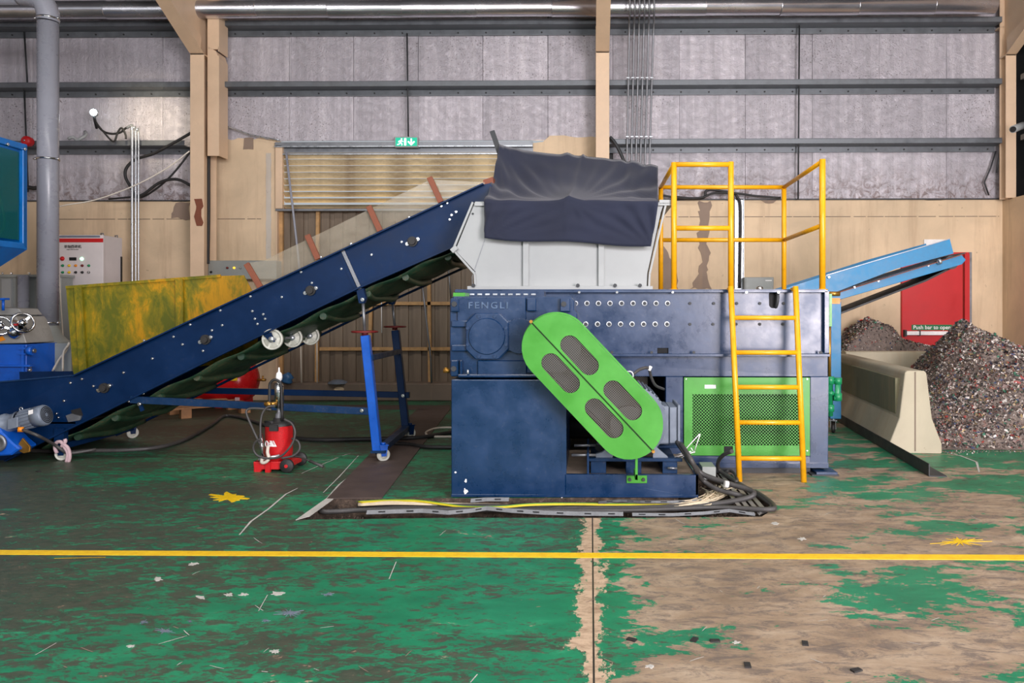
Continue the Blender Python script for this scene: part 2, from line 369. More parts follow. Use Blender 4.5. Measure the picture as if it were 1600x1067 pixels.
def m_flake():
    m = NT('shredded_plastic'); g = m.t.nodes.new('ShaderNodeNewGeometry'); r = g.outputs['Random Per Island']
    st = [(0, c(92,80,76)), (.16, c(150,134,126)), (.32, c(70,64,64)), (.46, c(190,178,168)), (.58, c(120,92,84)), (.68, c(214,206,200)), (.76, c(60,70,100)), (.81, c(160,70,64)), (.86, c(64,120,96)), (.9, c(176,150,110)), (.95, c(38,34,36))]
    o = m.ramp(r, st); m.t.nodes[-1].color_ramp.interpolation = 'CONSTANT'; m.col(o); m.rough(.5); return m.m
M['flake'] = m_flake()
def m_debris():
    m = NT('trench_dirt'); n = m.noise(16, 8, .8); m.col(m.ramp(n, [(.35, c(48,42,38)), (.55, c(96,80,68)), (.68, c(150,128,110))])); m.rough(.95); m.bump(n, 1, .02); return m.m
M['debris'] = m_debris()
# ================================================================== SETTING
YB = 11.5
def XB(px): return W(px, 485, YB).x
def ZB(py): return W(906, py, YB).z
# floor with the open cable trench
trench = [G(466,812), G(700,809), G(1000,809), G(1190,807), G(1214,792), G(1172,762), G(1128,738), G(1060,733), G(1060,777), G(515,779)]
fl = MB()
outer = [(-10.4,-6.5), (9.5,-6.5), (9.5,11.75), (-10.4,11.75)]
hole = [(p.x, p.y) for p in trench]
tris = geometry.tessellate_polygon([[Vector((a,b,0)) for a,b in outer], [Vector((a,b,0)) for a,b in hole]])
fl.add([Vector((a,b,0)) for a,b in outer+hole], [tuple(t) for t in tris])
floor = bpy.data.objects.new('floor', bpy.data.meshes.new('floor')); COL.objects.link(floor); floor['kind'] = 'structure'; WL['floor'] = Vector((0,0,0))
floor.data.from_pydata(fl.v, [], fl.f); floor.data.materials.append(M['floor'])
bm = bmesh.new(); bm.from_mesh(floor.data)
for f in bm.faces:
    if f.normal.z < 0: f.normal_flip()
bm.to_mesh(floor.data); bm.free()
t = MB(); n = len(hole)
t.add([Vector((a,b,0)) for a,b in hole]+[Vector((a,b,-.14)) for a,b in hole], [(i,(i+1)%n,(i+1)%n+n,i+n) for i in range(n)])
tt = geometry.tessellate_polygon([[Vector((a,b,0)) for a,b in hole]])
t.add([Vector((a,b,-.14)) for a,b in hole], [tuple(q) for q in tt]); t.build('trench_lining', M['debris'], floor)
# broken rim and dirt in the trench
d = MB(); rnd = random.Random(3)
for i in range(900):
    u = rnd.random()
    if u < .3: p = G(rnd.uniform(475,600), rnd.uniform(800,811))
    elif u < .8: p = G(rnd.uniform(1075,1190), rnd.uniform(742,803))
    else: p = G(rnd.uniform(600,1190), rnd.uniform(785,810))
    s = rnd.uniform(.006,.02); z = -.1+rnd.random()*(.07 if u < .8 else .02)
    if 1060 < 0: continue
    a = Vector((rnd.uniform(-1,1), rnd.uniform(-1,1), rnd.uniform(-.4,.4))).normalized()*s; b = a.orthogonal().normalized()*s*.7
    d.add([p+Vector((0,0,z))+a, p+Vector((0,0,z))+b, p+Vector((0,0,z))-a*.8, p+Vector((0,0,z))-b, p+Vector((0,0,z+s*.7))], [(0,1,4),(1,2,4),(2,3,4),(3,0,4)])
d.build('rubble', M['debris'], floor, kind='stuff', recalc=False)
# yellow marking line, slightly askew
l = MB(); a, b, c2, e = G(-900,855.6), G(3300,875.3), G(3300,884.5), G(-900,861.6)
l.add([a+Vector((0,0,.0025)), b+Vector((0,0,.0025)), c2+Vector((0,0,.0025)), e+Vector((0,0,.0025)), a, b, c2, e], [(0,1,2,3),(0,1,5,4),(3,2,6,7)]); l.build('painted_line', M['line'], floor, label='yellow floor marking line')
def blob(px, py, rx, ry, nm, mat, seed, irr=.45, n=22, lab=None, spikes=False, m=None):
    r = random.Random(seed); pts = []
    for i in range(n):
        k = 1+r.uniform(-irr, irr*.6)
        if spikes and i % 2: k *= .35
        p = G(px+rx*k*math.cos(2*math.pi*i/n), py+ry*k*math.sin(2*math.pi*i/n)); pts.append((p.x, p.y))
    o = MB().prism(pts, .0003, .0022, ax='z').build(nm, mat, floor)
    if lab: o['label'] = lab
blob(358,777,28,7,'paint_splash',M['yellowlab'],1,.5,30,'yellow powder splash on the floor')
blob(1500,846,36,8,'paint_splash',M['yellowlab'],2,.75,36,'faint yellow paint smear',True)
for i,(x,y,a,b) in enumerate([(452,958,19,7),(257,986,15,5),(224,972,8,4),(512,929,9,3),(297,971,4,3),(415,970,6,3)]): blob(x,y,a,b,'paint_splash',M['galvp'] if 'galvp' in M else M['motor'],10+i,.6,26,'dried grey paint splash',True)
for i,(x,y,a,b) in enumerate([(1253,842,6,2.4),(1212,818,7,2),(302,881,9,2.5),(247,905,8,3),(313,934,8,3),(357,930,8,3),(380,929,7,2),(432,928,12,3),(430,1018,7,3),(1016,1042,8,3),(1150,1004,6,2),(205,1010,6,2)]): blob(x,y,a,b,'paint_fleck',M['cementw'],40+i,.6,16)
def streak(pts, wpx, mat=None, nm='paint_streak'):
    L = [G(*p) for p in pts]; up = []; dn = []
    for i,p in enumerate(L):
        dr = (L[min(i+1,len(L)-1)]-L[max(i-1,0)]).normalized(); s = Vector((-dr.y,dr.x,0))*wpx*(.6 if i in (0,len(L)-1) else 1)
        up.append(p+s+Vector((0,0,.002))); dn.append(p-s+Vector((0,0,.002)))
    n = len(L); MB().add(up+dn, [(i,i+1,n+i+1,n+i) for i in range(n-1)]).build(nm, mat or M['cementw'], floor)
streak([(374,836),(392,815),(420,795),(447,772),(465,763)], .007); streak([(505,770),(530,745),(560,712)], .005); streak([(471,740),(498,728),(541,710)], .005)
streak([(488,722),(520,718),(548,708)], .004)
streak([(247,1007),(268,1001),(292,994)], .003); streak([(55,1024),(88,1005)], .003); streak([(404,955),(418,930)], .003); streak([(608,905),(619,878)], .004); streak([(735,1067),(746,1054)], .004)
streak([(1470,705),(1500,712),(1526,722),(1530,738)], .01); streak([(85,873),(165,871)], .006, M['line'])
r = random.Random(21)
for i in range(46):      # short scuffs
    x = r.uniform(10,1590); y = r.uniform(800,1060); a_ = r.choice((-1,1))*r.uniform(.2,1.1); L_ = r.uniform(6,26)
    if 845 < y < 890: continue
    streak([(x,y),(x+L_*math.cos(a_)*.5,y+L_*math.sin(a_)*.28),(x+L_*math.cos(a_),y+L_*math.sin(a_)*.5)], r.uniform(.0012,.0026), M['cementw'] if i % 3 else M['patch'], 'scuff_mark')
# white cement edge at the left end of the trench
MB().prism([(p.x,p.y) for p in (G(462,813), G(510,779), G(528,758), G(545,745), G(548,747), G(520,781), G(484,807))], .0005, .004, ax='z').build('cement_edge', M['cementw'], floor)

# back wall
wb = root('wall_back', (0,YB,0), '', '', kind='structure')
XL, XR = XB(432), XB(833); XPL, XPR = XB(330), XB(950); ZP = 3.0; ZH = ZB(213)
def jag(x0, x1, z, amp, n, seed):
    r = random.Random(seed); return [(x0+(x1-x0)*i/n, z+r.uniform(-amp, amp)) for i in range(n+1)]
MB().prism([(-10.2,0),(XL,0),(XL,ZH-.03)]+jag(XL-.15,XPL+.1,ZH-.02,.02,12,1)+[(XPL,ZP)]+jag(XPL-.02,-10.2,ZP,.012,24,2), YB, YB+.25).build('plaster', M['plaster'], wb)
MB().prism([(XR,0),(6.3,0),(6.3,ZP)]+jag(6.2,XPR+.02,ZP,.012,30,3)+[(XPR,ZP),(XPR,ZH)]+jag(XPR-.05,XR+.25,ZH,.02,8,4)+[(XR+.15,ZH-.08),(XR,ZH-.1)], YB, YB+.25).build('plaster', M['plaster'], wb)
# render joints (thin recessed looking lines stand as hairline strips) and grey patches
for x0, x1, py in ((150,297,341),(340,408,341),(90,150,341),(1040,1561,339)):
    j = MB(); r = random.Random(x0); xs = x0
    while xs < x1:
        xe = min(x1, xs+r.uniform(10,34)); j.box(XB(xs), XB(xe), YB-.004, YB, ZB(py)-.006, ZB(py)+.004); xs = xe+r.uniform(0,5)
    j.build('joint_line', M['curbmat'], wb)
def patch(pxs, mat, seed, amp=4):
    r = random.Random(seed); pts = []
    for i in range(len(pxs)):
        a = pxs[i]; b = pxs[(i+1) % len(pxs)]; n = max(1, int(math.hypot(a[0]-b[0], a[1]-b[1])/6))
        for k in range(n):
            x = a[0]+(b[0]-a[0])*k/n+r.uniform(-amp,amp)*(k > 0); y = a[1]+(b[1]-a[1])*k/n+r.uniform(-amp,amp)*(k > 0); pts.append((XB(x), ZB(y)))
    MB().prism(pts, YB-.008, YB+.01).build('render_patch', mat, wb)
patch([(1092,314),(1110,314),(1108,345),(1106,372),(1108,400),(1104,425),(1112,452),(1078,452),(1092,428),(1096,400),(1090,372),(1094,345)], M['patch'], 5, 3.2)
patch([(1034,372),(1044,395),(1054,415),(1060,452),(1034,452)], M['patch'], 6, 2.5)
patch([(275,316),(297,316),(297,342),(268,340)], M['patch'], 7, 2)
patch([(1188,313),(1214,313),(1208,318),(1196,318)], M['patch'], 8, 1)
patch([(416,238),(424,238),(424,404),(416,404)], M['plaster2'], 9, .6)
patch([(380,232),(396,232),(396,214),(382,214)], M['patch'], 10, .8)
# foil faced insulation panels, one object each
seams = [-155,-52,50,153,253,351,451,552,653,754,856,958,1062,1165,1270,1375,1480,1566]
rows = [(3.0,3.80),(3.80,4.67),(4.67,5.57),(5.57,7.0)]
pm = {}
for ri, (z0, z1) in enumerate(rows):
    for i in range(len(seams)-1):
        x0, x1 = XB(seams[i]), XB(seams[i+1]); zz0 = z0
        if seams[i+1] <= 958 and seams[i] >= 351:
            if ri == 0: continue
            if ri == 1: zz0 = ZH-.05
        if ri == 0 and seams[i] == 253: x1 = XB(340)
        if ri == 0 and seams[i+1] == 1062: pass
        wd, h = x1-x0-.006, z1-zz0-.004; key = (round(wd,2), round(h,2))
        if key not in pm:
            b = MB().box(-wd/2, wd/2, 0, .03, -h/2, h/2)
            b.box(-wd/2+.02, -wd/2+.032, -.004, .001, -h/2, h/2)
            pm[key] = smesh(b, 'insulation_panel', M['foil'])
        r = random.Random(i*7+ri); inst('insulation_panel', pm[key], wb, ((x0+x1)/2, YB+.02+r.uniform(0,.008), (z0+z1)/2 if zz0 == z0 else (zz0+z1)/2), (r.uniform(-.012,.012), 0, r.uniform(-.006,.006)))
MB().box(-10.2, 6.3, YB+.07, YB+.1, ZH, 7.2).box(-10.2, XPL+.1, YB+.07, YB+.1, 2.9, ZH).box(XPR-.1, 6.3, YB+.07, YB+.1, 2.9, ZH).build('outer_cladding', M['girtin'], wb)
for zi, zw in enumerate((3.79,4.656,5.557)):
    segs = [(-10.2,XB(300)),(XB(948),6.0)] if zi == 0 else [(-10.2,6.0)]
    for x0, x1 in segs:
        MB().box(x0,x1,11.28,YB,zw,zw+.006).box(x0,x1,11.28,11.286,zw,zw+.075).box(x0,x1,YB-.008,YB,zw-.085,zw).box(x0,x1,11.28,11.31,zw+.072,zw+.078).build('girt', M['girt'], wb)
bt = smesh(MB().cyl((0,0,0),(0,-.012,0),.012,n=8), 'bolt', M['black'])
for zw in (3.79,4.656,5.557):
    for k in range(36):
        x = XB(20+k*43.5)
        if zw == 3.79 and XB(300) < x < XB(960): continue
        inst('bolt', bt, wb, (x, YB-.008, zw-.045))
for px, y0, y1, dx in ((636,52,214,2),(38,50,132,5),(38,140,300,6),(1249,36,312,-2),(1563,232,270,-6)):
    MB().cyl(W(px,y0,11.4), W(px+dx,y1,11.4), .012, n=8).build('sag_rod', M['girtin'], wb)
# floor kerb and wall edge
MB().box(XL-.05, XR+.05, 11.36, YB+.2, 0, .27).build('baseboard_back', M['curbmat'], None, bevel=.02, kind='structure')
# loose flashing at the bottom of the foil
MB().box(-10.2, XPL, YB-.03, YB, ZP-.005, ZP+.012).box(XPR, 6.2, YB-.03, YB, ZP-.005, ZP+.014).build('flashing', M['girtin'], wb)
# side walls, ceiling
wr = MB(); wr.box(6.12, 6.4, 5.2, 11.75, 0, 2.98); wr = wr.build('wall_right', M['plaster'], kind='structure')
MB().box(6.27, 6.44, 5.2, 11.75, 2.98, 7.2).build('upper_cladding', M['girtin'], wr)
for zw in (3.79,4.656,5.557): MB().box(6.17,6.27,5.2,11.1,zw,zw+.006).box(6.165,6.17,5.2,11.1,zw,zw+.075).build('girt', M['girt'], wr)
wlft = MB().box(-10.4,-10.2,-3.5,11.75,0,3).build('wall_left', M['plaster'], kind='structure'); MB().box(-10.4,-10.3,-3.5,11.75,3,7.2).build('upper_cladding', M['foil'], wlft)
ce = MB().box(-10.4,6.44,-3.5,11.75,7.2,7.3).build('ceiling', M['girtin'], kind='structure')
for y in (-2,0,2,4,6,8,10): MB().box(-10.2,6.3,y,y+.01,7.0,7.2).box(-10.2,6.3,y,y+.07,7.0,7.01).build('purlin', M['girt'], ce)
# portal frames
def column(xl, xr, zb, side, n, y0=11.0):
    cm_ = root('trim_%d' % n, ((xl+xr)/2, 11.2, zb), '', '', kind='structure'); y1 = 11.38
    MB().box(xl,xr,y0,y0+.02,zb,5.06).build('front_flange', M['beige'], cm_, bevel=.003)
    xm = (xl+xr)/2
    MB().box(xm-.006,xm+.006,y0+.02,y1-.021,zb,5.9).build('web', M['beige'], cm_)
    MB().box(xl,xr,y1-.02,y1,zb,6.9).build('back_flange', M['beige'], cm_)
    MB().prism([(y0+.0,5.06),(y0-.02,5.06),(9.3,5.86),(-3,6.6),(-3,6.62),(9.3,5.88)], xl, xr, ax='x').build('haunch_flange', M['beige'], cm_)
    MB().prism([(y1-.02,5.04),(y0,5.06),(9.3,5.87),(-3,6.61),(-3,7.0),(y1-.02,6.9)], xm-.008, xm+.008, ax='x').build('rafter_web', M['beige'], cm_)
    MB().prism([(y1,6.9),(-3,7.0),(-3,7.02),(y1,6.92)], xl, xr, ax='x').build('rafter_flange', M['beige'], cm_)
    MB().box(xl,xr,y0,y1,5.04,5.055).box(xl,xr,y0+.3,y1-.02,5.5,5.52).build('stiffener', M['beige'], cm_)
    MB().prism([(y0,5.07),(y0+.01,5.07),(9.9,5.62),(9.9,5.63),(y0+.01,5.3)], xm-.06, xm+.06, ax='x').build('gusset', M['beige'], cm_)
    return cm_
c1 = column(W(297,0,11).x, W(297,0,11).x+.2, 0, 1, 1)
ff = W(297,0,11).x
MB().box(ff+.2,ff+.37,11.1,11.12,3.6,5.06+.0).box(ff+.2,ff+.37,11.1,11.12,5.15,6.0).box(ff+.355,ff+.37,11.1,11.38,3.6,5.02).box(ff+.355,ff+.37,11.1,11.38,5.12,6.0).prism([(ff+.2,5.0),(ff+.37,5.0),(ff+.33,5.12),(ff+.2,5.2)],11.1,11.38).build('cover_plate', M['beige'], c1, bevel=.003)
MB().prism([(ff+.1+.02*math.sin(i*1.9)+.045*(1 if i<6 else -1)+.03, 2.55+.4*(i/5 if i<6 else (11-i)/5)+.02*math.cos(i*2.3)) for i in range(12)], 10.985, 11.0).build('rust_patch', M['rust'], c1)
column(W(931,0,11).x, W(952,0,11).x, ZP, 0, 2)
# the middle column narrows to a smaller section at the top in the photograph's bay
column(6.01, 6.16, 2.98, 1, 3, 11.2)
# louvred window over the boarded door opening
win = root('window_1', ((XL+XR)/2, YB, 2.9), '', '', kind='structure'); zt, zb_ = ZB(240), ZB(326)
MB().box(XL,XR,YB-.06,YB+.02,ZB(229),ZB(222)).box(XL+.1,XR,YB-.02,YB+.02,ZB(240.5),ZB(238.5)).box(XL,XR,YB,YB+.04,ZB(239),ZB(229)).build('lintel', M['steel'], win)
MB().box(XL,XR,YB-.09,YB-.06,ZB(230.5),ZB(228.5)).box(XL,XR,YB-.05,YB-.02,ZB(241.5),ZB(239.8)).build('light_strip', M['galv'], win)
MB().box(XL,XL+.11,YB-.06,YB+.03,zb_,ZB(226)).build('jamb', M['beige'], win, bevel=.01)
MB().box(XL,XR,YB-.04,YB+.06,zb_-.03,zb_).build('sill', M['steel'], win)
bl = smesh(MB().prism([(0,0),(.010,-.002),(.055,-.078),(.045,-.082)], XL+.11, XR, ax='x'), 'louver_blade', M['louver'])
k = 0; z = zt+.02
while z > zb_+.03:
    inst('louver_blade', bl, win, (0, YB-.02, z), (.0+max(0,k-4)*.16,0,0)); z -= .098; k += 1
# boarded door opening: taupe ribbed sheets behind a timber frame
dr = root('door_1', ((XL+XR)/2, YB, 0), '', '', kind='structure'); zs = zb_-.03
MB().box(XL,XR,YB+.2,YB+.22,.2,zs+.12).box(XL,XR,YB,YB+.22,zs,zs+.02).build('backing', M['screen'], dr)  # raised top and closing plate added, unseen, to block a slit of sun
rib = smesh(MB().prism([(-.062,.03),(-.06,0),(.06,0),(.062,.03),(.1,.03),(.1,.04),(-.1,.04),(-.1,.03)], .27, zs, ax='z'), 'ribbed_sheet', M['screen'])
k = 0; x = XL+.1
while x < XR: inst('ribbed_sheet', rib, dr, (x, YB+.12, 0)); x += .2
for p, q, nm in (((580,470),(577,598),0),((670,395),(672,598),0),((500,545),(706,545),0),((470,474),(706,474),0),((497,330),(495,600),0),((440,327),(440,600),0)):
    MB().bar(W(p[0],p[1],YB+.08), W(q[0],q[1],YB+.08), .05, .05, (0,1,0)).build('timber_batten', M['wood'], dr)
MB().box(XL-.001,XL+.02,YB-.02,YB+.2,.27,zs).box(XR-.02,XR+.001,YB-.02,YB+.2,.27,zs).build('door_frame', M['beige'], dr)
# red exit door
dd = root('door_2', (XB(1462), YB, 0), '', '', kind='structure'); x0, x1, z1 = XB(1407), XB(1517), ZB(398)
MB().box(x0,XB(1502),YB-.05,YB,0,z1).build('door_leaf', M['doorred'], dd, bevel=.004)
MB().box(XB(1504),XB(1506.5),YB-.07,YB,0,z1).box(XB(1508),XB(1513),YB-.04,YB,0,z1+.01).box(x0,XB(1513),YB-.02,YB,z1,z1+.03).build('door_frame', M['doorred'], dd)
MB().box(XB(1513),x1,YB-.03,YB,0,z1+.03).build('frame_edge', M['steel'], dd)
MB().box(XB(1412),XB(1500),YB-.11,YB-.05,ZB(523),ZB(517)).build('push_bar', M['whitet'], dd, bevel=.004, label='white push bar')
MB().box(XB(1409),XB(1412),YB-.12,YB-.05,ZB(525),ZB(515)).box(XB(1431.5),XB(1433.5),YB-.115,YB-.05,ZB(524),ZB(516)).build('bar_bracket', M['girtin'], dd)
sg = MB().box(XB(1422),XB(1485),YB-.056,YB-.05,ZB(515.5),ZB(507)).build('sign_plate', M['signgreen'], dd)
text('Push bar to open', .078, (XB(1453.5), YB-.058, ZB(511.3)), M['whitet'], sg, bold=.001, sx=1.02)
# ================================================================== SHREDDER
YG, YM = 5.53, 6.40          # gearbox face, main body face
def R(mb, px0, py0, px1, py1, Y, dep, front=0):   # box whose front face fills a pixel rectangle on plane Y
    a = W(px0, py0, Y); b = W(px1, py1, Y); return mb.box(min(a.x,b.x), max(a.x,b.x), Y-front, Y+dep, min(a.z,b.z), max(a.z,b.z))
sh = root('shredder', (W(1000,700,6.4).x, 6.5, 0), 'large navy blue industrial shredder with gearbox, green belt guard and white hopper', 'shredder')
nv = M['navy']
def px2(pts, Y): return [P2(x, y, Y) for x, y in pts]
YR = 7.75                    # rear of the body
# body: upper chamber box and lower frame
xl, xr = W(890,500,YM).x, W(1291,500,YM).x
zt, zs_, zm, zb0 = W(1000,455,YM).z, W(1000,551,YM).z, W(1000,588,YM).z, W(1000,739,YM).z
bd = MB(); bd.box(W(712,500,YM).x, xr, YM+.02, YR, zs_, zt); bd = bd.build('chamber', nv, sh, bevel=.004)
pl = MB(); sq = px2([(1027,543.5),(1044.5,543.5),(1044.5,552),(1027,552)], YM)
slot = [(W(1208,0,YM).x+.036*math.cos(a), W(0,461 if math.sin(a) > 0 else 475,YM).z+.036*math.sin(a)) for a in [i*math.pi/8 for i in range(16)]]
pl.prism(px2([(712,452),(1290,452),(1286,553),(712,553)], YM), YM, YM+.016, holes=[sq, slot]); pl = pl.build('front_panel', nv, bd)
MB().box(sq[0][0]-.02, sq[1][0]+.02, YM+.0165, YM+.02, sq[2][1]-.02, sq[0][1]+.02).build('recess', M['dark'], bd); MB().prism(slot, YM+.012, YM+.02).build('recess', M['dark'], bd)
MB().box(W(712,0,YM).x, xr, YM-.05, YM+.02, zt-.012, zt+.01).box(xr-.03, xr+.01, YM-.05, YM+.02, zs_, zt).build('top_flange', nv, bd, bevel=.003)
MB().tube([(W(1213,0,YM).x, YM-.005, W(0,458,YM).z), (W(1214,0,YM).x, YM-.03, W(0,462,YM).z), (W(1213,0,YM).x, YM-.03, W(0,474,YM).z), (W(1212,0,YM).x, YM, W(0,480,YM).z)], .014, smooth=3).build('lifting_lug', M['girtin'], bd)
MB().box(W(895,0,YM).x, xr+.01, YM-.07, YM+.02, zs_-.028, zs_-.005).build('middle_flange', nv, bd, bevel=.003)
# plates with bolts (ring + dark head, alike pieces share meshes)
b1 = MB().cyl((0,0,0),(0,-.006,0),.024,n=14).cyl((0,-.006,0),(0,-.007,0),.0,n=3)
ringm = smesh(MB().lathe((0,0,0),(0,-1,0),[(.024,0),(.024,.004),(.014,.005),(.014,0)],14), 'washer', M['galv'])
headm = smesh(MB().cyl((0,0,0),(0,-.012,0),.013,n=6), 'bolt', M['girtin'])
whiteb = smesh(MB().cyl((0,0,0),(0,-.010,0),.011,n=8), 'bolt', M['chrome'])
for row, xs in ((474,[899,917,935,953,971,989,1007,1025,1043,1078,1115,1151,1187,1224]),(506.5,[915,933.5,951.5,969.5,987.5,1005.5,1023.5,1042,1078,1114,1150,1187,1223])):
    for x in xs:
        p = W(x,row,YM); 
        if x < 1060: inst('washer', ringm, bd, p)
        inst('bolt', headm, bd, p)
for x in (956,1018,1084,1282): inst('bolt', headm, bd, W(x,550.5,YM-.05))
for x in (905,964,1051,1166,1216): inst('bolt', whiteb, bd, W(x,456.5,YM-.05))
fr = MB()
zg0, zg1 = W(0,709,YM).z, W(0,587,YM).z; xg0, xg1 = W(1067.5,0,YM).x, W(1266,0,YM).x
xm1 = W(1063,0,YM).x; xm0 = W(1040,0,YM).x
fr.box(W(712,0,YM).x, xr+.015, YM, YM+.12, zg1, zs_-.02); fr.box(xg1, xr+.015, YM, YR, 0.06, zg1); fr.box(xg0-.004, xg1, YM, YM+.1, .06, zg0)
fr.box(xm0, xg0, YM, YM+.14, .06, zg1)
fr.box(W(712,0,YM).x, xr+.015, YR-.04, YR, .06, zs_).box(W(712,0,YM).x, xr+.015, YM+.02, YR, zs_-.04, zs_-.02)
fr = fr.build('lower_frame', nv, sh, bevel=.004)
MB().box(xm0, xr+.015, YM-.012, YM, W(0,727,YM).z, W(0,719,YM).z).box(xg0, xr+.01, YM-.03, YM+.3, .05, .085).box(xg1+.02, xg1+.19, YM-.11, YM+.25, 0.012, .03).build('bottom_channel', nv, fr)
MB().box(xg0+.06, xg1, YM+.0, YM+.3, 0.0, .05).box(xg1-.02, xg1+.20, YM-.12, YM+.22, 0, .012).build('foot_plate', M['girtin'], fr)
# green perforated panel
gp = MB(); gx0, gx1 = xg0+.006, xg1-.006
P = px2([(1082,616),(1249,616),(1249,696),(1082,696)], YM-.01); hd = px2([(1101,601),(1119,601),(1119,607),(1101,607)], YM-.01); nt = px2([(1131,697),(1145,697),(1145,707),(1131,707)], YM-.01)
gp.prism([(gx0,zg0+.004),(gx1,zg0+.004),(gx1,zg1-.006),(gx0,zg1-.006)], YM-.012, YM-.006, holes=[P, hd, nt])
gp = gp.build('access_panel', M['green'], sh, label='light green access panel with a perforated field')
MB().add([Vector((P[i][0]+sx*.004, YM-.008, P[i][1]+sz*.004)) for i,(sx,sz) in enumerate(((-1,1),(1,1),(1,-1),(-1,-1)))], [(0,1,2,3)]).build('perforated_sheet', M['perfgreen'], gp)
MB().box(hd[0][0]-.004,hd[1][0]+.004,YM-.006,YM-.003,hd[2][1]-.004,hd[0][1]+.004).build('hand_slot', M['whitet'], gp)
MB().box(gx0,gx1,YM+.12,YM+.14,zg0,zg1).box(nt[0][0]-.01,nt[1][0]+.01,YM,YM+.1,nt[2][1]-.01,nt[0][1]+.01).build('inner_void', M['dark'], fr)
for x, y in ((1072,592),(1261,592),(1072,704),(1261,704)): inst('bolt', whiteb, gp, W(x,y,YM-.012), scale=(.6,.6,.6))
# cabinet below the gearbox and the motor base
xc0, xc1 = W(705,0,YG).x, W(884,0,YG).x; zc1 = W(0,592,YG).z; zc0 = W(0,776,YG).z; zbm = W(0,738.5,YG).z; xb1 = W(1091,0,YG).x
cb = MB().box(xc0, xc1, YG, YM+.6, zc0+.01, zc1).build('gearbox_cabinet', nv, sh, bevel=.006)
MB().box(xc1-.03, xc1+.004, YG-.004, YG+.03, zbm, zc1-.03).build('corner_trim', nv, cb)
MB().box(xc1, xb1, YG, YG+.03, zc0+.01, zbm).box(xb1-.02, xb1, YG, YM, zc0+.01, zbm).box(xc0, xb1, YG-.005, YG, zc0+.01, zc0+.03).build('base_beam', nv, cb, bevel=.004)
MB().box(xc1, xb1-.02, YG+.03, YM+.9, zbm-.03, zbm-.012).build('base_plate', M['dust'], cb)
MB().box(xc0+.03, xc0+.6, YG+.05, YM, .0, zc0+.01).box(xb1-1.0, xb1-.3, YG+.1, YM, 0, zc0+.01).build('levelling_pad', M['girtin'], cb)
# chipped white paint marks
for px, py, s in ((728,751,1),(728,768,1.4),(726,764,.5),(712,738,.7),(878,775,1)):
    r = random.Random(px+py); p = W(px,py,YG); MB().prism([(p.x+s*.014*math.cos(a/9*6.283)*r.uniform(.4,1), p.z+s*.016*math.sin(a/9*6.283)*r.uniform(.4,1)) for a in range(9)], YG-.0012, YG+.001).build('paint_chip', M['whitet'], cb)
# gearbox
gb = MB(); out = px2([(703,470),(708,463),(855,463),(891,463),(897,470),(897,484),(902,490),(902,540),(897,590),(742,590),(705,588),(703,584)], YG+.06)
gb.prism(out, YG+.06, YM+.25)
gb = gb.build('gearbox', nv, sh, bevel=.006)
g2 = MB(); Yf = YG+.04
R(g2,714,464,822,503,Yf,.02); R(g2,703.5,466,717,487,YG+.02,.05); R(g2,823,466,838,486,YG+.02,.05); R(g2,875,466,891,487,YG+.02,.05); R(g2,704,563,716,588,YG+.02,.05)
R(g2,823,563,838,583,YG+.02,.05); R(g2,746,563,823,588,Yf,.02); R(g2,705,501,890,511,YG+.03,.04); R(g2,705,539,890,549,YG+.03,.04); R(g2,718,563,722,590,YG+.01,.05); R(g2,715,585,905,590,YG+.0,.08)
R(g2,895,500,901,514,YG+.0,.08)
g2.build('casting_ribs', nv, gb, bevel=.006)
g3 = MB()
def octo(px, py, w, h, cut, Y): return px2([(px-w+cut,py-h),(px+w-cut,py-h),(px+w,py-h+cut),(px+w,py+h-cut),(px+w-cut,py+h),(px-w+cut,py+h),(px-w,py+h-cut),(px-w,py-h+cut)], Y)
oc = MB().prism(octo(761,525,34,36,15,YG), YG-.0, YG+.06).build('bearing_cover', nv, gb, bevel=.008)
ctr = W(760.5,525.5,YG-.01); MB().cyl((ctr.x,YG,ctr.z),(ctr.x,YG-.016,ctr.z),.133,.127,n=36,sm=False).build('cover_plate', nv, oc)
for i in range(8):
    a = math.pi/8+i*math.pi/4; inst('bolt', smesh(MB().cyl((0,0,0),(0,-.01,0),.013,n=6),'bolt',nv) if i == 0 else bm_, oc, (ctr.x+.15*math.cos(a), YG, ctr.z+.155*math.sin(a))) if i else None
    if i == 0:
        bm_ = smesh(MB().cyl((0,0,0),(0,-.01,0),.013,n=6),'bolt',nv); inst('bolt', bm_, oc, (ctr.x+.15*math.cos(a), YG, ctr.z+.155*math.sin(a)))
p = W(812,525,YG+.03); MB().cyl((p.x,YG+.06,p.z),(p.x,YG+.02,p.z),.13,.125,n=32,sm=False).build('shaft_cover', nv, gb)
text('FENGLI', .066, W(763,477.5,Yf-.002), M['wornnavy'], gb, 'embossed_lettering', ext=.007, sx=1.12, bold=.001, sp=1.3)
for x,y in ((881,475),(710,475),(709,576)): inst('bolt', headm, gb, W(x,y,YG+.02), scale=(1.6,1,1.6))
MB().box(W(708,0,YG+.1).x, W(723,0,YG).x, YG+.1, YG+.3, W(0,463,YG).z, W(0,457,YG).z).build('green_bracket', M['green'], gb, label='light green bracket')
tb = MB(); R(tb,724,455,850,464,YG+.45,.3); tb = tb.build('terminal_strip', nv, gb)
for i in range(9): R(MB(),734+i*12,458.5,741+i*12,461,YG+.44,.01).build('strip_clip', M['galv'], tb)
MB().cyl(W(704,579,YG+.1), W(693,579,YG+.1), .017, n=10).cyl(W(697,574,YG+.1), W(697,582,YG+.1), .014, n=8).build('oil_drain_valve', M['brass'], gb)
MB().cyl(W(731,578,YG), W(731,584,YG), .008, n=8).build('oil_gauge', M['galv'], gb)
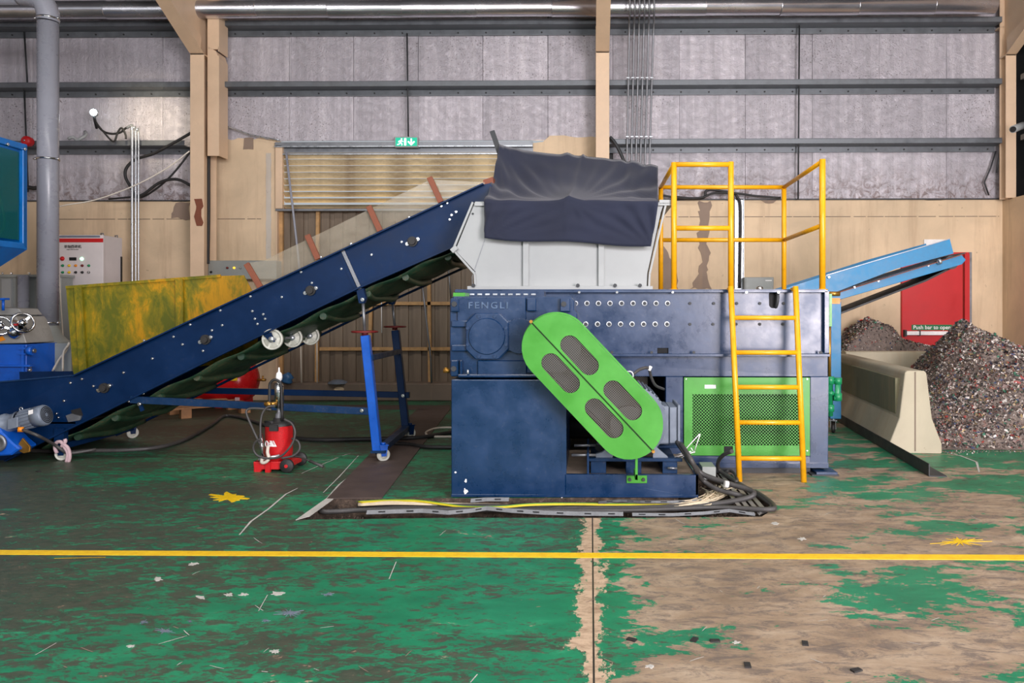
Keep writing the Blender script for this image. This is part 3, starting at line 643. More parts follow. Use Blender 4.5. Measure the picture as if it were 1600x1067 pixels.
# motor behind the belt guard
mo = root('x', (0,0,0), '', ''); mo.name = 'motor'; WL['motor'] = wl(sh); mo.parent = sh; del mo['label']; del mo['category']
mc = W(985,657,5.75); mx, mz = mc.x, mc.z; ry0, ry1 = 5.68, 6.32; rm = .235
MB().cyl((mx,ry0,mz),(mx,ry1,mz),rm,n=36).lathe((mx,ry0-.03,mz),(0,1,0),[(0,0),(rm*1.12,0),(rm*1.12,.04),(rm,.05)],36).build('stator_body', M['motor'], mo)
MB().lathe((mx,ry0-.05,mz),(0,1,0),[(0,0),(rm*.4,0),(rm*.45,.02),(rm*.95,.02)],36).build('end_shield', M['motor'], mo)
fin = smesh(MB().box(-.006,.006,0,ry1-ry0-.1,rm*.98,rm*1.15), 'cooling_fin', M['motor'])
for i in range(30):
    a = math.radians(-110+i*7.6)
    inst('cooling_fin', fin, mo, (mx,ry0+.04,mz), (0,a,0))
MB().box(mx+rm*.9, W(1045,0,5.85).x, 5.8, 6.12, W(0,690,5.85).z, W(0,632,5.85).z).build('terminal_box', M['motor'], mo, bevel=.01)
MB().box(W(1045,0,5.85).x, W(1057,0,5.85).x, 5.79, 6.13, W(0,688,5.85).z, W(0,633,5.85).z).box(W(1057,0,5.85).x, W(1061,0,5.85).x, 5.77, 6.15, W(0,694,5.85).z, W(0,629,5.85).z).build('terminal_box_lid', M['motor'], mo, bevel=.004)
e = W(983.5,586,5.75); R_ = .027
MB().tube([(e.x+R_*math.cos(a*math.pi/8), 5.75, e.z+R_*math.sin(a*math.pi/8)) for a in range(16)], .009, closed=True).cyl((e.x,5.75,e.z-R_),(e.x,5.75,e.z-.1),.017).build('lifting_eye', M['galv'], mo)
MB().tube([W(990,584,5.9), W(1000,577,5.95), W(1013,575,6.0), W(1017,588,6.05), W(1024,602,6.15), W(1037,608,6.35)], .012, smooth=4).build('motor_cable', M['cable'], mo)
MB().cyl(W(1014,579,6.0), W(1017,572,6.0), .013).build('cable_tie', M['whitet'], mo)
# motor feet and slide base
sb = MB(); zr = W(0,716,5.66).z
sb.box(W(920,0,5.62).x, W(1066,0,5.62).x, 5.60, 5.66, zr, zr+.022).box(W(920,0,6.2).x, W(1066,0,6.2).x, 6.15, 6.25, zr, zr+.022)
for a, b in ((923,947),(1035,1058),(978,1002)): sb.box(W(a,0,5.63).x, W(b,0,5.63).x, 5.62, 6.2, zbm-.012, zr)
sb.box(W(917,0,5.58).x, W(920.5,0,5.58).x, 5.56, 6.2, zbm-.01, zr+.07)
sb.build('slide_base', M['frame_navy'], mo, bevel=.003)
ft = MB()
for s, a, b in ((-1,931,957),(1,1020,1043)):
    ft.prism(px2([(a,715),(a,709),((a+b)/2-3 if s < 0 else a+2,706),(962 if s < 0 else 1012,688),(968 if s < 0 else 1018,692),(b,713),(b,715)], 5.66), 5.64, 5.69)
ft.build('motor_foot', M['motor'], mo)
MB().cyl(W(893,711,5.6), W(931,711,5.6), .01).cyl(W(897,696,5.75), W(931,696,5.75), .01).cyl(W(1043,731,5.58), W(1058,732,5.58), .008).build('tension_screw', M['steel'], mo)
MB().cyl(W(936,700,5.75), W(948,676,5.9), .035).build('spare_shaft', M['girtin'], mo)
# interior seen behind the guard
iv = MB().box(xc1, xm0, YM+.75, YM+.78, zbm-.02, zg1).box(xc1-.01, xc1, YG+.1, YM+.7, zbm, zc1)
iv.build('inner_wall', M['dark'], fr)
MB().add([W(888,605,YM+.3), W(940,605,YM+.3), W(940,650,YM+.3), W(888,650,YM+.3)], [(0,1,2,3)]).build('inner_guard_mesh', M['perfsteel'], fr)
MB().add([W(960,582,YM+.35), W(1012,582,YM+.35), W(1012,625,YM+.35), W(960,625,YM+.35)], [(0,1,2,3)]).build('inner_guard_mesh', M['perfsteel'], fr)
MB().cyl(W(888,668,YM+.2), W(960,668,YM+.2), .09, n=20).build('drive_housing', M['girtin'], fr)
# belt guard
Yb0, Yb1 = 5.30, 5.44
A_ = Vector(P2(868,543,Yb0)); B_ = Vector(P2(983,665,Yb0)); ax_ = (B_-A_).normalized(); nr = Vector((-ax_.y, ax_.x)); rg = 53/F*Yb0
def stad(A, B, r, n=14):
    ax = (B-A).normalized(); th = math.atan2(ax.y, ax.x); o = []
    for i in range(n+1): t = th-math.pi/2+math.pi*i/n; o.append((B.x+r*math.cos(t), B.y+r*math.sin(t)))
    for i in range(n+1): t = th+math.pi/2+math.pi*i/n; o.append((A.x+r*math.cos(t), A.y+r*math.sin(t)))
    return o
slots = []
for sx, sy in ((905.5,555),(876,583),(973,625.5),(944,653.5)):
    m_ = Vector(P2(sx,sy,Yb0)); slots.append(stad(m_-ax_*.099, m_+ax_*.099, .066, 10))
bg = MB().prism(stad(A_,B_,rg), Yb0, Yb0+.006, holes=slots).build('belt_guard', M['green'], sh, label='light green belt guard with four mesh windows')
o1, o2 = stad(A_,B_,rg,24), stad(A_,B_,rg-.006,24)
MB().prism(o1, Yb0+.004, Yb1, holes=[o2]).prism(stad(A_,B_,rg+.012,24), Yb1-.012, Yb1, holes=[o2]).build('rim', M['green'], bg)
MB().prism(o2, Yb1-.004, Yb1).build('back_cover', M['girtin'], bg)
for s_ in slots:
    xs = [p[0] for p in s_]; zs2 = [p[1] for p in s_]
    MB().add([Vector((a, Yb0+.010, b)) for a, b in s_], [tuple(range(len(s_)))]).build('mesh_window', M['perfsteel'], bg)
p, q = A_-ax_*(rg+.004), B_+ax_*(rg+.004)
MB().bar((p.x+nr.x*.006,Yb0-.006,p.y+nr.y*.006), (q.x+nr.x*.006,Yb0-.006,q.y+nr.y*.006), .012, .005, (nr.x,0,nr.y)).build('centre_seam', M['green'], bg)
MB().bar((p.x-nr.x*.003,Yb0-.002,p.y-nr.y*.003), (q.x-nr.x*.003,Yb0-.002,q.y-nr.y*.003), .006, .005, (nr.x,0,nr.y)).build('seam_gap', M['dark'], bg)
for a, b in ((A_-ax_*(rg+.012), 1), (B_+ax_*(rg+.008), 1)): MB().cyl((a.x,Yb0+.03,a.y),(a.x,Yb0-.012,a.y),.012,n=8).build('latch_screw', M['brass'], bg)
for u in (.0,.75): 
    a = A_+ax_*u*0.3-nr*0; 
# pulleys behind the mesh
MB().cyl((A_.x,Yb0+.04,A_.y),(A_.x,Yb1-.02,A_.y),rg*.75,n=32).cyl((B_.x,Yb0+.04,B_.y),(B_.x,Yb1-.02,B_.y),rg*.55,n=32).build('pulley', M['girtin'], bg)
MB().bar((A_.x+nr.x*rg*.74,Yb0+.08,A_.y+nr.y*rg*.74),(B_.x+nr.x*rg*.54,Yb0+.08,B_.y+nr.y*rg*.54),.07,.012,(nr.x,0,nr.y)).bar((A_.x-nr.x*rg*.74,Yb0+.08,A_.y-nr.y*rg*.74),(B_.x-nr.x*rg*.54,Yb0+.08,B_.y-nr.y*rg*.54),.07,.012,(nr.x,0,nr.y)).build('drive_belt', M['black'], bg)
sb2 = MB(); R(sb2,992.5,716,996.5,750,Yb0+.04,.02); R(sb2,979,743,1011,755,YG-.012,.012); R(sb2,992.5,741,996.5,750,Yb0+.04,.2)
a = W(869,603,Yb0+.08); sb3 = MB(); sb3.obox(a+Vector((0,0,-.0)), (ax_.x*.05,0,ax_.y*.05), (0,.03,0), (nr.x*.03,0,nr.y*.03)); a = W(877,611,Yb0+.08); 
sb2.build('mounting_bracket', M['green'], bg, bevel=.002); sb3.build('mounting_lug', M['green'], bg, bevel=.002)
for x in (984,1005.5): inst('bolt', headm, bg, W(x,749,YG-.012))
# hopper
YH = 6.5; YHr = 7.6; wt = M['white']
hp = MB(); hf = px2([(741,315),(1040,315),(1034,332),(1013,427),(1012,449),(743,449),(742,425),(710,391)], YH)
hp.prism(hf, YH, YH+.012, holes=[]); zz = [p[1] for p in hf]
for i in (1,2,3,6,7):
    a = hf[i]; b = hf[(i+1) % 8]; 
    hp.prism([a, b, (b[0]-.008*(1 if a[0] > 0 else -1), b[1]), (a[0]-.008*(1 if a[0] > 0 else -1), a[1])], YH, YHr)
hp.prism(hf, YHr, YHr+.012)
hp = hp.build('hopper', wt, sh, label='off-white sheet steel hopper')
rb = MB()
for a in (817,935): R(rb,a,315,a+9,447,YH-.035,.035)
R(rb,730,447,1020,453,YH-.05,.3); R(rb,741,317,1050,321,YH-.03,.03)
rb.build('stiffening_ribs', wt, hp, bevel=.002)
r2 = MB(); 
for pts in ([(757,316),(757,376),(738,432),(738,447)],): 
    for k in range(3): r2.bar(W(*pts[k],YH-.003), W(*pts[k+1],YH-.003), .004, .006, (0,1,0))
r2.build('fold_line', M['steel'], hp)
lp = MB()
for pts in ([(739,316),(708,390)], [(708,390),(742,428)], [(742,428),(743,449)], [(1041,316),(1015,428)], [(1015,428),(1014,449)]): MB().bar(W(*pts[0],YH-.01), W(*pts[1],YH-.01), .03, .018, (1,0,0)).build('edge_flange', wt, hp, bevel=.002)
lp.bar(W(706,393,YH-.02), W(714,386,YH-.02), .05, .04)
lp.build('edge_flange', wt, hp, bevel=.002)
MB().box(W(1030,0,YH).x, W(1052,0,YH).x, YH-.03, YHr, W(0,321,YH).z, W(0,315,YH).z).build('side_ledge', wt, hp)
for x in (903,961,1000,740): inst('bolt', headm, hp, W(x,446,YH-.05), scale=(1.3,1.3,1.3))
for x, y in ((802,373),(739,334)): inst('bolt', headm, hp, W(x,y,YH-.001), scale=(.7,.7,.7))
hr = MB(); hr.bar(W(741,316,YHr-.0), W(1040,316,YHr), .06, .5, (0,0,1)); 

# green bracket and pipes at the right end of the machine
gbk = MB(); R(gbk,1291,459,1300,510,YM+.05,.25); gbk.build('end_bracket', M['green'], sh, label='light green end bracket')
gpp = MB(); q = YM+.1
gpp.tube([W(1297,650,q),W(1297,594,q),W(1309,594,q),W(1309,622,q),W(1302,622,q)], .024, n=10).cyl(W(1297,643,q),W(1297,632,q),.034).cyl(W(1297,600,q),W(1297,588,q),.034).cyl(W(1309,590,q),W(1309,600,q),.034).cyl(W(1309,614,q),W(1309,626,q),.034).cyl(W(1297,617,q),W(1297,611,q),.034)
gpp.cyl(W(1287,594,q),W(1297,594,q),.02).build('water_pipe', M['pipegreen'], sh, label='green plastic water pipe')
MB().cyl(W(1296,510,YM+.1), W(1296,590,YM+.1), .014).build('end_rod', M['brass'], sh); MB().cyl(W(1294,459,YM+.2), W(1312,459,YM+.2), .02).build('end_rod', M['brass'], sh)
# ================================================================== TARPAULIN
def tarp():
    nu, nv_, nl = 70, 22, 16; vs = []; fs = []
    def lerp(a,b,t): return a+(b-a)*t
    topY, frY = 7.62, YH-.07
    def top(u):
        px = lerp(780,1028,u); py = lerp(225,258,u**.8)+ (0 if u == 0 else 0)
        py += 3*math.sin(u*math.pi*2.2)*.6-4*math.exp(-((u-.43)/.03)**2)-2.5*math.exp(-((u-.83)/.02)**2)
        return W(px, py, topY)
    def crease(u):
        px = lerp(756,1029,u); py = 314-6*math.exp(-((u-.49)/.05)**2)
        return W(px, py, frY)
    def bot(u):
        px = lerp(757,1017,u); py = lerp(372,384,u)+2*math.sin(u*9)+1.5*math.sin(u*3.1); return W(px, py, frY-.02)
    for j in range(nv_+nl+1):
        for i in range(nu+1):
            u = i/nu
            if j <= nv_:
                v = j/nv_; a = top(u); b = crease(u); p = a.lerp(b, v)
                sag = -.10*math.sin(math.pi*v)*(1+.3*math.sin(u*7)); fold = .0
                # stretch folds radiating from the centre of the crease and the corners
                th = math.atan2(v-1.02, (u-.49)*2.6); fold += .020*math.sin(th*26)*min(1, 2.2*abs(u-.49))*math.sin(math.pi*v)**.5
                th2 = math.atan2(v+.05, (u+.02)*2.0); fold += .018*math.sin(th2*22)*math.exp(-u*3.5)*math.sin(math.pi*v)**.5
                fold += .014*math.sin(u*60+v*9)*math.exp(-((u-.85)/.12)**2)*(1-v)
                d = abs(u-.53+.05*v); fold += .022*math.exp(-(d/.012)**2)*(1-v*.4)
                p = p+Vector((0, -.35, .94))*(sag+fold)
            else:
                v = (j-nv_)/nl; a = crease(u); b = bot(u); p = a.lerp(b, v)
                th = math.atan2(1.0-v+.02, (u+.02)*2.2); fold = .016*math.sin(th*24)*math.exp(-u*3)
                th3 = math.atan2(1.03-v, (1.02-u)*2.4); fold += .022*math.sin(th3*22)*math.exp(-(1-u)*4.5)
                fold += .010*math.exp(-((u-.47-.02*v)/.008)**2)
                th4 = math.atan2(v+.03, (u-.49)*2.6); fold += .009*math.sin(th4*18)*math.exp(-v*2.5)
                p = p+Vector((0, -1, 0))*(fold*math.sin(math.pi*(v*.9+.1))+.012*v)
                if u > .97: p.z -= .0
            vs.append(p)
    n = nu+1
    fs = [(j*n+i, j*n+i+1, (j+1)*n+i+1, (j+1)*n+i) for j in range(nv_+nl) for i in range(nu)]
    mb = MB().add(vs, fs, True); o = mb.build('tarpaulin', M['cloth'], None)
    s = o.modifiers.new('thick', 'SOLIDIFY'); s.thickness = .004
    return tag(o, 'dark navy cloth tarpaulin draped over the white hopper and tied at its corners', 'tarpaulin')
tarp()
pole = MB().bar(W(769,205,7.66), W(781,240,7.64), .05, .03, (0,1,0)).bar(W(781,240,7.64), W(781,330,7.64), .05, .03, (0,1,0)).build('tarpaulin_pole', M['girtin'], None)
tag(pole, 'dark stick poking up behind the top left corner of the navy tarpaulin', 'pole')
# ================================================================== RAILING AND LADDER
YF, YK = 6.45, 7.74; ye = M['yellow']
ra = root('guard_railing', (W(1150,450,7).x, 7.0, zt+.01), 'yellow tubular steel guard railing around the machine top platform', 'railing')
def post(px, y0, Y, r=.024, y1=451): return MB().cyl(W(px,y0,Y), Vector((W(px,y0,Y).x, Y, zt+.012)), r, n=14).lathe(Vector((W(px,y0,Y).x,Y,zt+.008)),(0,0,1),[(.045,0),(.045,.01),(r,.012)],14).build('post', ye, ra)
post(1053,254,YF); post(1142,253,YF); post(1285,249,YF,.026); post(1032.5,292,YK); post(1225,291,YK)
for a, b, y, Y in ((1053,1142,257,YF),(1053,1142,356.5,YF),(1032.5,1225,292.5,YK),(1032.5,1225,375,YK)): MB().cyl(W(a,y,Y), W(b,y,Y), .021 if Y == YF else .021, n=12).build('rail', ye, ra)
for a, b in (((1053,257),(1032.5,292.5)),((1285,252),(1225,292.5)),((1285,352),(1225,375))): MB().cyl(W(*a,YF), W(*b,YK), .02, n=12).build('rail', ye, ra)
zf = zt+.01
MB().box(W(1020,0,YM).x, xr, YM+.03, YR+.2, zt-.002, zt+.008).build('platform_plate', M['dust'], ra)
la = root('ladder', (W(1205,752,6.07).x, 6.1, 0), 'yellow tubular five-rung ladder leaning on the front of the shredder', 'ladder')
def lp_(px0, px1, t):       # point on a rail: t=0 top, 1 foot
    a = W(px0,449,6.26); b = W(px1,752,6.06); b.z = 0; return a.lerp(b, t)
for a, b in ((1142,1155.5),(1243,1256)):
    MB().cyl(lp_(a,b,-.005), lp_(a,b,1), .023, n=14).build('rail', ye, la)
    MB().bar(lp_(a,b,.01), lp_(a,b,.01)+Vector((0,.13,0)), .02, .03).build('hook', ye, la)
za = lp_(1142,1155.5,0).z
for y in (496.5,550.5,604.5,659.5,715.5):
    t = 0.5
    for _ in range(20):
        p = lp_(1142,1155.5,t); py = CY-(p.z-EYE)/p.y*F*1.0; t += (y-py)/303*.9
    MB().cyl(lp_(1142,1155.5,t), lp_(1243,1256,t), .019, n=12).build('rung', ye, la)
# ================================================================== INCLINED CONVEYOR
YC, YD = 6.85, 8.05
nc = M['navy_conv']
cv = root('belt_conveyor', (W(350,700,YC).x, 7.45, 0), 'long dark blue inclined belt conveyor rising from lower left to the white hopper', 'conveyor')
def side(Y0, Y1, near):
    Yp = YC
    poly = px2([(756,288),(766,286),(770,292),(762,372),(714,384),(560,451),(320,567),(160,646),(61,694),(0,722),(-120,790),(-120,706),(0,648),(118,587),(320,492),(517,400),(745,293)], Yp)
    return poly
sp = side(0,0,True)
big_holes = []
s1 = MB().prism(sp, YC, YC+.012).build('side_plate', nc, cv)
s2 = MB().prism(sp, YD-.012, YD).build('side_plate', nc, cv)
top = px2([(756,288),(745,293),(517,400),(320,492),(118,587)], YC); bot = px2([(714,384),(560,451),(320,567),(160,646),(61,694),(-120,790)], YC)
def lip(pl_, y, w_, h, nm='edge_flange'):
    for s_, (ya) in ((s1, YC-w_/2), (s2, YD+w_/2)):
        m = MB()
        for i in range(len(pl_)-1): m.bar((pl_[i][0],ya,pl_[i][1]), (pl_[i+1][0],ya,pl_[i+1][1]), w_, h)
        m.build(nm, nc, s_)
lip(top, 0, .05, .012); lip(bot, 0, .05, .014)
# tail flare above the lower end
fl1 = [W(-130,598,YC-.02), W(0,596.5,YC-.02), W(119,586,YC), W(118,588,YC), W(0,648,YC), W(-120,706,YC)]
m = MB(); vs = fl1+[v+Vector((0,.01,0)) for v in fl1]; n = 6
m.add(vs, [(0,1,4,5),(1,2,3,4),(6,7,10,11),(7,8,9,10)]+[(i,(i+1)%n,(i+1)%n+n,i+n) for i in range(n)]); m.build('flared_side', nc, s1)
m = MB(); fl2 = [Vector((v.x, YD+.02, v.z)) for v in fl1]; vs = fl2+[v+Vector((0,.01,0)) for v in fl2]
m.add(vs, [(0,1,4,5),(1,2,3,4),(6,7,10,11),(7,8,9,10)]+[(i,(i+1)%n,(i+1)%n+n,i+n) for i in range(n)]); m.build('flared_side', nc, s2)
MB().bar(W(-130,598,YC-.03), W(0,596.5,YC-.03), .02, .012).bar(W(0,596.5,YC-.03), W(119,586,YC-.01), .02, .012).build('rim', M['frame_navy'], s1)
MB().box(W(-130,0,YC).x, W(118,0,YC).x, YC, YD, .33, .345).build('tail_floor', M['black'], cv)
# belt: carrying run and sagging return run with cleats
def shift(pts, dz): return [(a, b+dz) for a, b in pts]
run = [P2(*p,YC) for p in ((764,312),(714,336),(560,404),(320,520),(118,617),(0,675),(-120,735))]
m = MB()
for i in range(len(run)-1): m.bar((run[i][0],7.45,run[i][1]), (run[i+1][0],7.45,run[i+1][1]), 1.1, .012)
m.build('carrying_belt', M['black'], cv)
ret = [P2(*p,YC) for p in ((716,384),(640,418),(560,455),(480,494),(400,533),(320,573),(240,612),(160,652),(61,699))]
m = MB(); dense = spline([Vector((a,0,b)) for a,b in ret], 8)
vs = []; 
for i, p in enumerate(dense):
    for k in range(9):
        y = YC+.03+(YD-YC-.06)*k/8; vs.append((p.x, y, p.z-.012-.05*math.sin(math.pi*k/8)-.012*math.sin(i*.78+k)))
n = 9; m.add(vs, [(i*n+k, i*n+k+1, (i+1)*n+k+1, (i+1)*n+k) for i in range(len(dense)-1) for k in range(8)], True)
rb_ = m.build('return_belt', M['belt'], cv); md = rb_.modifiers.new('t','SOLIDIFY'); md.thickness = .012
L = [Vector((a,0,b)) for a,b in ret]; tot = 0; dvec = (L[-1]-L[0]).normalized(); nn = Vector((-dvec.z,0,dvec.x)); nn = nn if nn.z < 0 else -nn
length = (L[-1]-L[0]).length; k = .12
i = 0
while k < length-.1:
    p = L[0]+dvec*k
    # follow the polyline
    q = min(dense, key=lambda v: abs(v.x-p.x)); m = MB(); b = Vector((q.x,0,q.z-.03))
    cy = [YC+.08, YC+.32, 7.45, YD-.32, YD-.08]
    pts = [Vector((b.x-.02*math.sin(j*1.6), cy[j], b.z-.05*math.sin(math.pi*(j+.5)/5)-.012*((j+i) % 2))) for j in range(5)]
    m.tube(pts, .032, n=8, smooth=3); m.build('cleat', M['belt'], rb_); k += .42; i += 1
# far lower navy angle and hangers
m = MB()
fa = [P2(*p,YC) for p in ((716,386),(560,457),(320,574),(61,701))]
for i in range(3): m.bar((fa[i][0],YD-.06,fa[i][1]-.06), (fa[i+1][0],YD-.06,fa[i+1][1]-.06), .05, .02)
m.build('lower_rail', nc, s2)
# idler roller bearings and the small bolts
brg = smesh(MB().cyl((0,0,0),(0,-.02,0),.045,n=14).cyl((0,-.02,0),(0,-.045,0),.03,n=14), 'bearing', M['black'])
bw = smesh(MB().cyl((0,0,0),(0,-.016,0),.017,n=10).cyl((0,-.016,0),(0,-.026,0),.009,n=8), 'bolt', M['chrome'])
for x, y in ((645,377.5),(486,454),(322,530.5),(164,606)):
    b = inst('bearing', brg, s1, W(x,y,YC)); 
    for s_ in (-1, 1): inst('bolt', bw, b, W(x+s_*8.4,y-s_*3.8,YC))
dots = [(699,317),(713,331),(706,336),(703,343),(628,378),(581,398),(534,420),(488,442),(471,425),(441,464),(395,486),(348,508),(345,485),(392,463),(332,516),(412,491),(415,498),(403,506),(399,498),(272,526),(298,507),(286,538),(239,560),(194,582),(129,592),(111,598),(147,603),(153,609),(101,626),(89,646),(92,652),(80,685),(104,673),(225,615),(202,627),(226,532),(318,548),(690,322),(640,340),(595,361),(549,381),(502,402)]
for x, y in dots: inst('bolt', bw, s1, W(x,y,YC), scale=(.62,.7,.62))
# bolted joint cover, tail window and slide
MB().bar(W(536,392,YC-.012), W(563,452,YC-.012), .03, .012, (0,1,0)).build('joint_strip', M['steel'], s1)
MB().bar(W(531,394,YC-.004), W(557,455,YC-.004), .03, .006, (0,1,0)).build('joint_plate', nc, s1)
MB().prism(px2([(111,641),(126,637),(130,649),(114,653)],YC), YC-.003, YC).build('inspection_opening', M['dark'], s1)
MB().prism(px2([(105,649),(113,646),(129,650),(127,656),(109,659)],YC), YC-.02, YC-.003).build('cover_tab', M['steel'], s1)
# hopper head
MB().cyl((W(745,335,YC).x, YC+.03, W(745,335,YC).z), (W(745,335,YC).x, YD-.03, W(745,335,YC).z), .16, n=28).build('head_roller', M['black'], cv)
MB().prism(px2([(755,281),(770,276),(772,296),(753,298)], YC+.1), YC+.1, YD-.1).build('head_scraper', M['rust'], cv)
# clear guard with brown uprights
ac = MB().prism(px2([(383,411),(410,407),(520,354),(672,280),(757,284),(757,289),(745,294),(517,401),(400,455)], YC+.0), YC+.016, YC+.02).build('clear_guard', M['acryl'], cv, label='clear hazy plastic side guard')
for a, b in (((385,412),(407,449)),((480,367),(497,405)),((576,322),(594,361)),((671,277),(689,316))):
    MB().bar(W(*a,YC-.01), W(*b,YC-.01), .05, .03, (0,1,0)).build('guard_upright', M['rust'], cv, bevel=.003)
# yellow sheet on the far side of the feed end
yy = 7.98
ysh = MB().prism(px2([(103,449),(215,440),(345,431),(381,430),(402,470),(402,560),(120,600),(114,580)], yy), yy, yy+.012).build('feed_side_sheet', M['ysheet'], cv, label='tall yellow sheet smeared with green')
for x, y in ((122,448),(280,436)): 
    q = MB(); q.bar(W(x,y,yy-.02), W(x+ (9 if x < 200 else 1),600 if x < 200 else 520,yy-.02), .07, .03, (0,1,0)).bar(W(x+5,y,yy-.035), W(x+ (14 if x < 200 else 6),600 if x < 200 else 520,yy-.035), .012, .02, (0,1,0)); q.build('sheet_rib', M['ysheet'], ysh)
MB().bar(W(103,449,yy-.01), W(345,431,yy-.01), .012, .03).build('sheet_rim', M['ysheet'], ysh)
# undercarriage
fn = M['frame_navy']; bl_ = M['blue']
def rodY(px, py, Y): return W(px, py, Y)
for Y, a, b in ((YC, (205,624), (589,643)), (YD, (318,610), (640,617))):
    p = W(*a,Y); q = W(*b,Y); MB().bar(p, q, .05, .062).build('stay_bar', fn if Y == YC else nc, cv, bevel=.003)
for Y, (tp, hd_, ft_, cs) in ((YC, ((567,470),(570,519),(590,706),(599,716))), (YD, ((613,472),(617,511),(634,665),(641,677)))):
    mat = bl_ if Y == YC else nc
    MB().cyl(W(*tp,Y), W(*hd_,Y), .014, n=10).build('lifting_screw', M['steel'], cv)
    MB().prism(px2([(tp[0]-9,tp[1]-16),(tp[0]+2,tp[1]-20),(tp[0]+6,tp[1]-4),(tp[0]+3,tp[1]+4),(tp[0]-5,tp[1]+4)], Y), Y-.03, Y+.03).build('screw_bracket', nc, cv, bevel=.003)
    inst('bolt', bw, cv, W(tp[0],tp[1]-2,Y-.03))
    lg = MB().bar(W(hd_[0]+1,hd_[1]+5,Y), W(*ft_,Y), .075, .075, (0,1,0)).build('leg', mat, cv, bevel=.005)
    h = W(hd_[0],hd_[1],Y); m = MB()
    m.lathe((h.x,h.y,h.z-.03),(0,0,1),[(.0,0),(.028,0),(.028,.04),(0,.045)],14)
    m.tube([h+Vector((.11*math.cos(a*math.pi/12), .11*math.sin(a*math.pi/12), .004)) for a in range(24)], .009, closed=True)
    for a in range(3): m.bar(h, h+Vector((.11*math.cos(a*2.094+.2), .11*math.sin(a*2.094+.2), .004)), .02, .01)
    m.build('handwheel', M['maroon'], cv, label='dark red handwheel')
def caster(px, py, Y, mat, wm, r=.058, yaw=.5, par=None, stem=.2):
    p = W(px,py,Y); z = r; cx_, cy_ = p.x, Y; d = Vector((math.cos(yaw), math.sin(yaw), 0)); sd = Vector((-d.y, d.x, 0))
    m = MB(); ctr = Vector((cx_, cy_, r))
    for s_ in (-1, 1): m.prism([(-.022,-.01),(.022,-.01),(.035,.085),(-.035,.085)], s_*.026-.003, s_*.026+.003)
    m.v = [ctr+d*v.x+sd*v.y+Vector((0,0,v.z)) for v in m.v]
    m.obox(ctr+Vector((0,0,.088)), d*.04, sd*.04, (0,0,.004)).cyl(ctr+Vector((0,0,.09)), ctr+Vector((0,0,.11)), .02).cyl(ctr-sd*.034, ctr+sd*.034, .009, n=8)
    f = m.build('caster', mat, par or cv)
    MB().lathe(ctr-sd*.018, sd, [(.012,0),(r*.55,0),(r*.6,.006),(r*.82,.006),(r*.86,0),(r,.006),(r,.03),(r*.86,.036),(r*.82,.03),(r*.6,.03),(r*.55,.036),(.012,.036)], 22).build('wheel', wm, f)
    return f
caster(599,716,YC,bl_,M['nylon'],yaw=.5); caster(641,678,YD,nc,M['nylon'],yaw=.7)
caster(97,712,YC,nc,M['nylon'],yaw=.2); caster(207,676,YD,nc,M['nylon'],yaw=.8)
p, q = W(592,703,YC), W(636,668,YD)
MB().bar(p+Vector((0,0,-.01)), q+Vector((0,0,0)), .07, .06).build('cross_member', fn, cv, bevel=.003)
MB().obox(W(593,704.5,YC), (.065,0,0), (0,.06,0), (0,0,.01)).build('foot_plate', fn, cv)
MB().bar(W(580,559,YC), W(624,549,YD), .04, .05).build('cross_member', fn, cv, bevel=.003)
MB().box(W(88,0,YC).x, W(103,0,YC).x, YC-.03, YC+.03, .16, W(0,668,YC).z).build('tail_leg', nc, cv)
MB().box(W(203,0,YD).x, W(213,0,YD).x, YD-.03, YD+.03, .16, W(0,634,YD).z).build('tail_leg', nc, cv)
MB().bar(W(96,697,YC), W(207,668,YD), .05, .05).build('cross_member', nc, cv)
MB().bar(W(214,618,YC-.01), W(223,642,YC-.01), .03, .02, (0,1,0)).build('bar_hanger', nc, cv)
inst('bolt', bw, cv, W(219,631,YC-.03)); inst('bolt', bw, cv, W(566,641,YC-.03)); inst('bolt', bw, cv, W(630,618,YD-.03))
# three spoked idler wheels hanging under the belt
def spoked(px, py, Y, r):
    p = W(px,py,Y); m = MB(); a = (0,-1,0)
    m.lathe(p, a, [(r*.84,.0),(r,.0),(r,.03),(r*.94,.034),(r*.84,.034),(r*.84,.0)], 28)
    for k in range(5):
        t = k*2*math.pi/5+.5; dx = Vector((math.cos(t),0,math.sin(t))); m.bar(p+dx*r*.2+Vector((0,-.015,0)), p+dx*r*.88+Vector((0,-.015,0)), .02, .012, (0,1,0))
    w_ = m.build('spoked_wheel', M['nylon'], cv, label='dirty white spoked wheel')
    MB().lathe(p, a, [(0,.012),(r*.86,.012),(r*.86,.016),(0,.016)], 24).build('web_disc', M['nylon'], w_)
    MB().lathe(p+Vector((0,.02,0)), a, [(0,0),(.026,0),(.026,.07),(0,.072)], 14).build('hub', M['galv'], w_)
spoked(427,530,YC+.02,.095); spoked(458.5,527.5,YC+.35,.092); spoked(486,524.5,YC+.65,.09)
MB().cyl(W(427,530,YC-.03), W(486,524.5,YC+.75), .013, n=10).build('wheel_shaft', M['steel'], cv)
MB().prism(px2([(412,523),(424,519),(430,534),(422,534)], YC-.02), YC-.03, YC-.015).build('wheel_bracket', nc, cv)
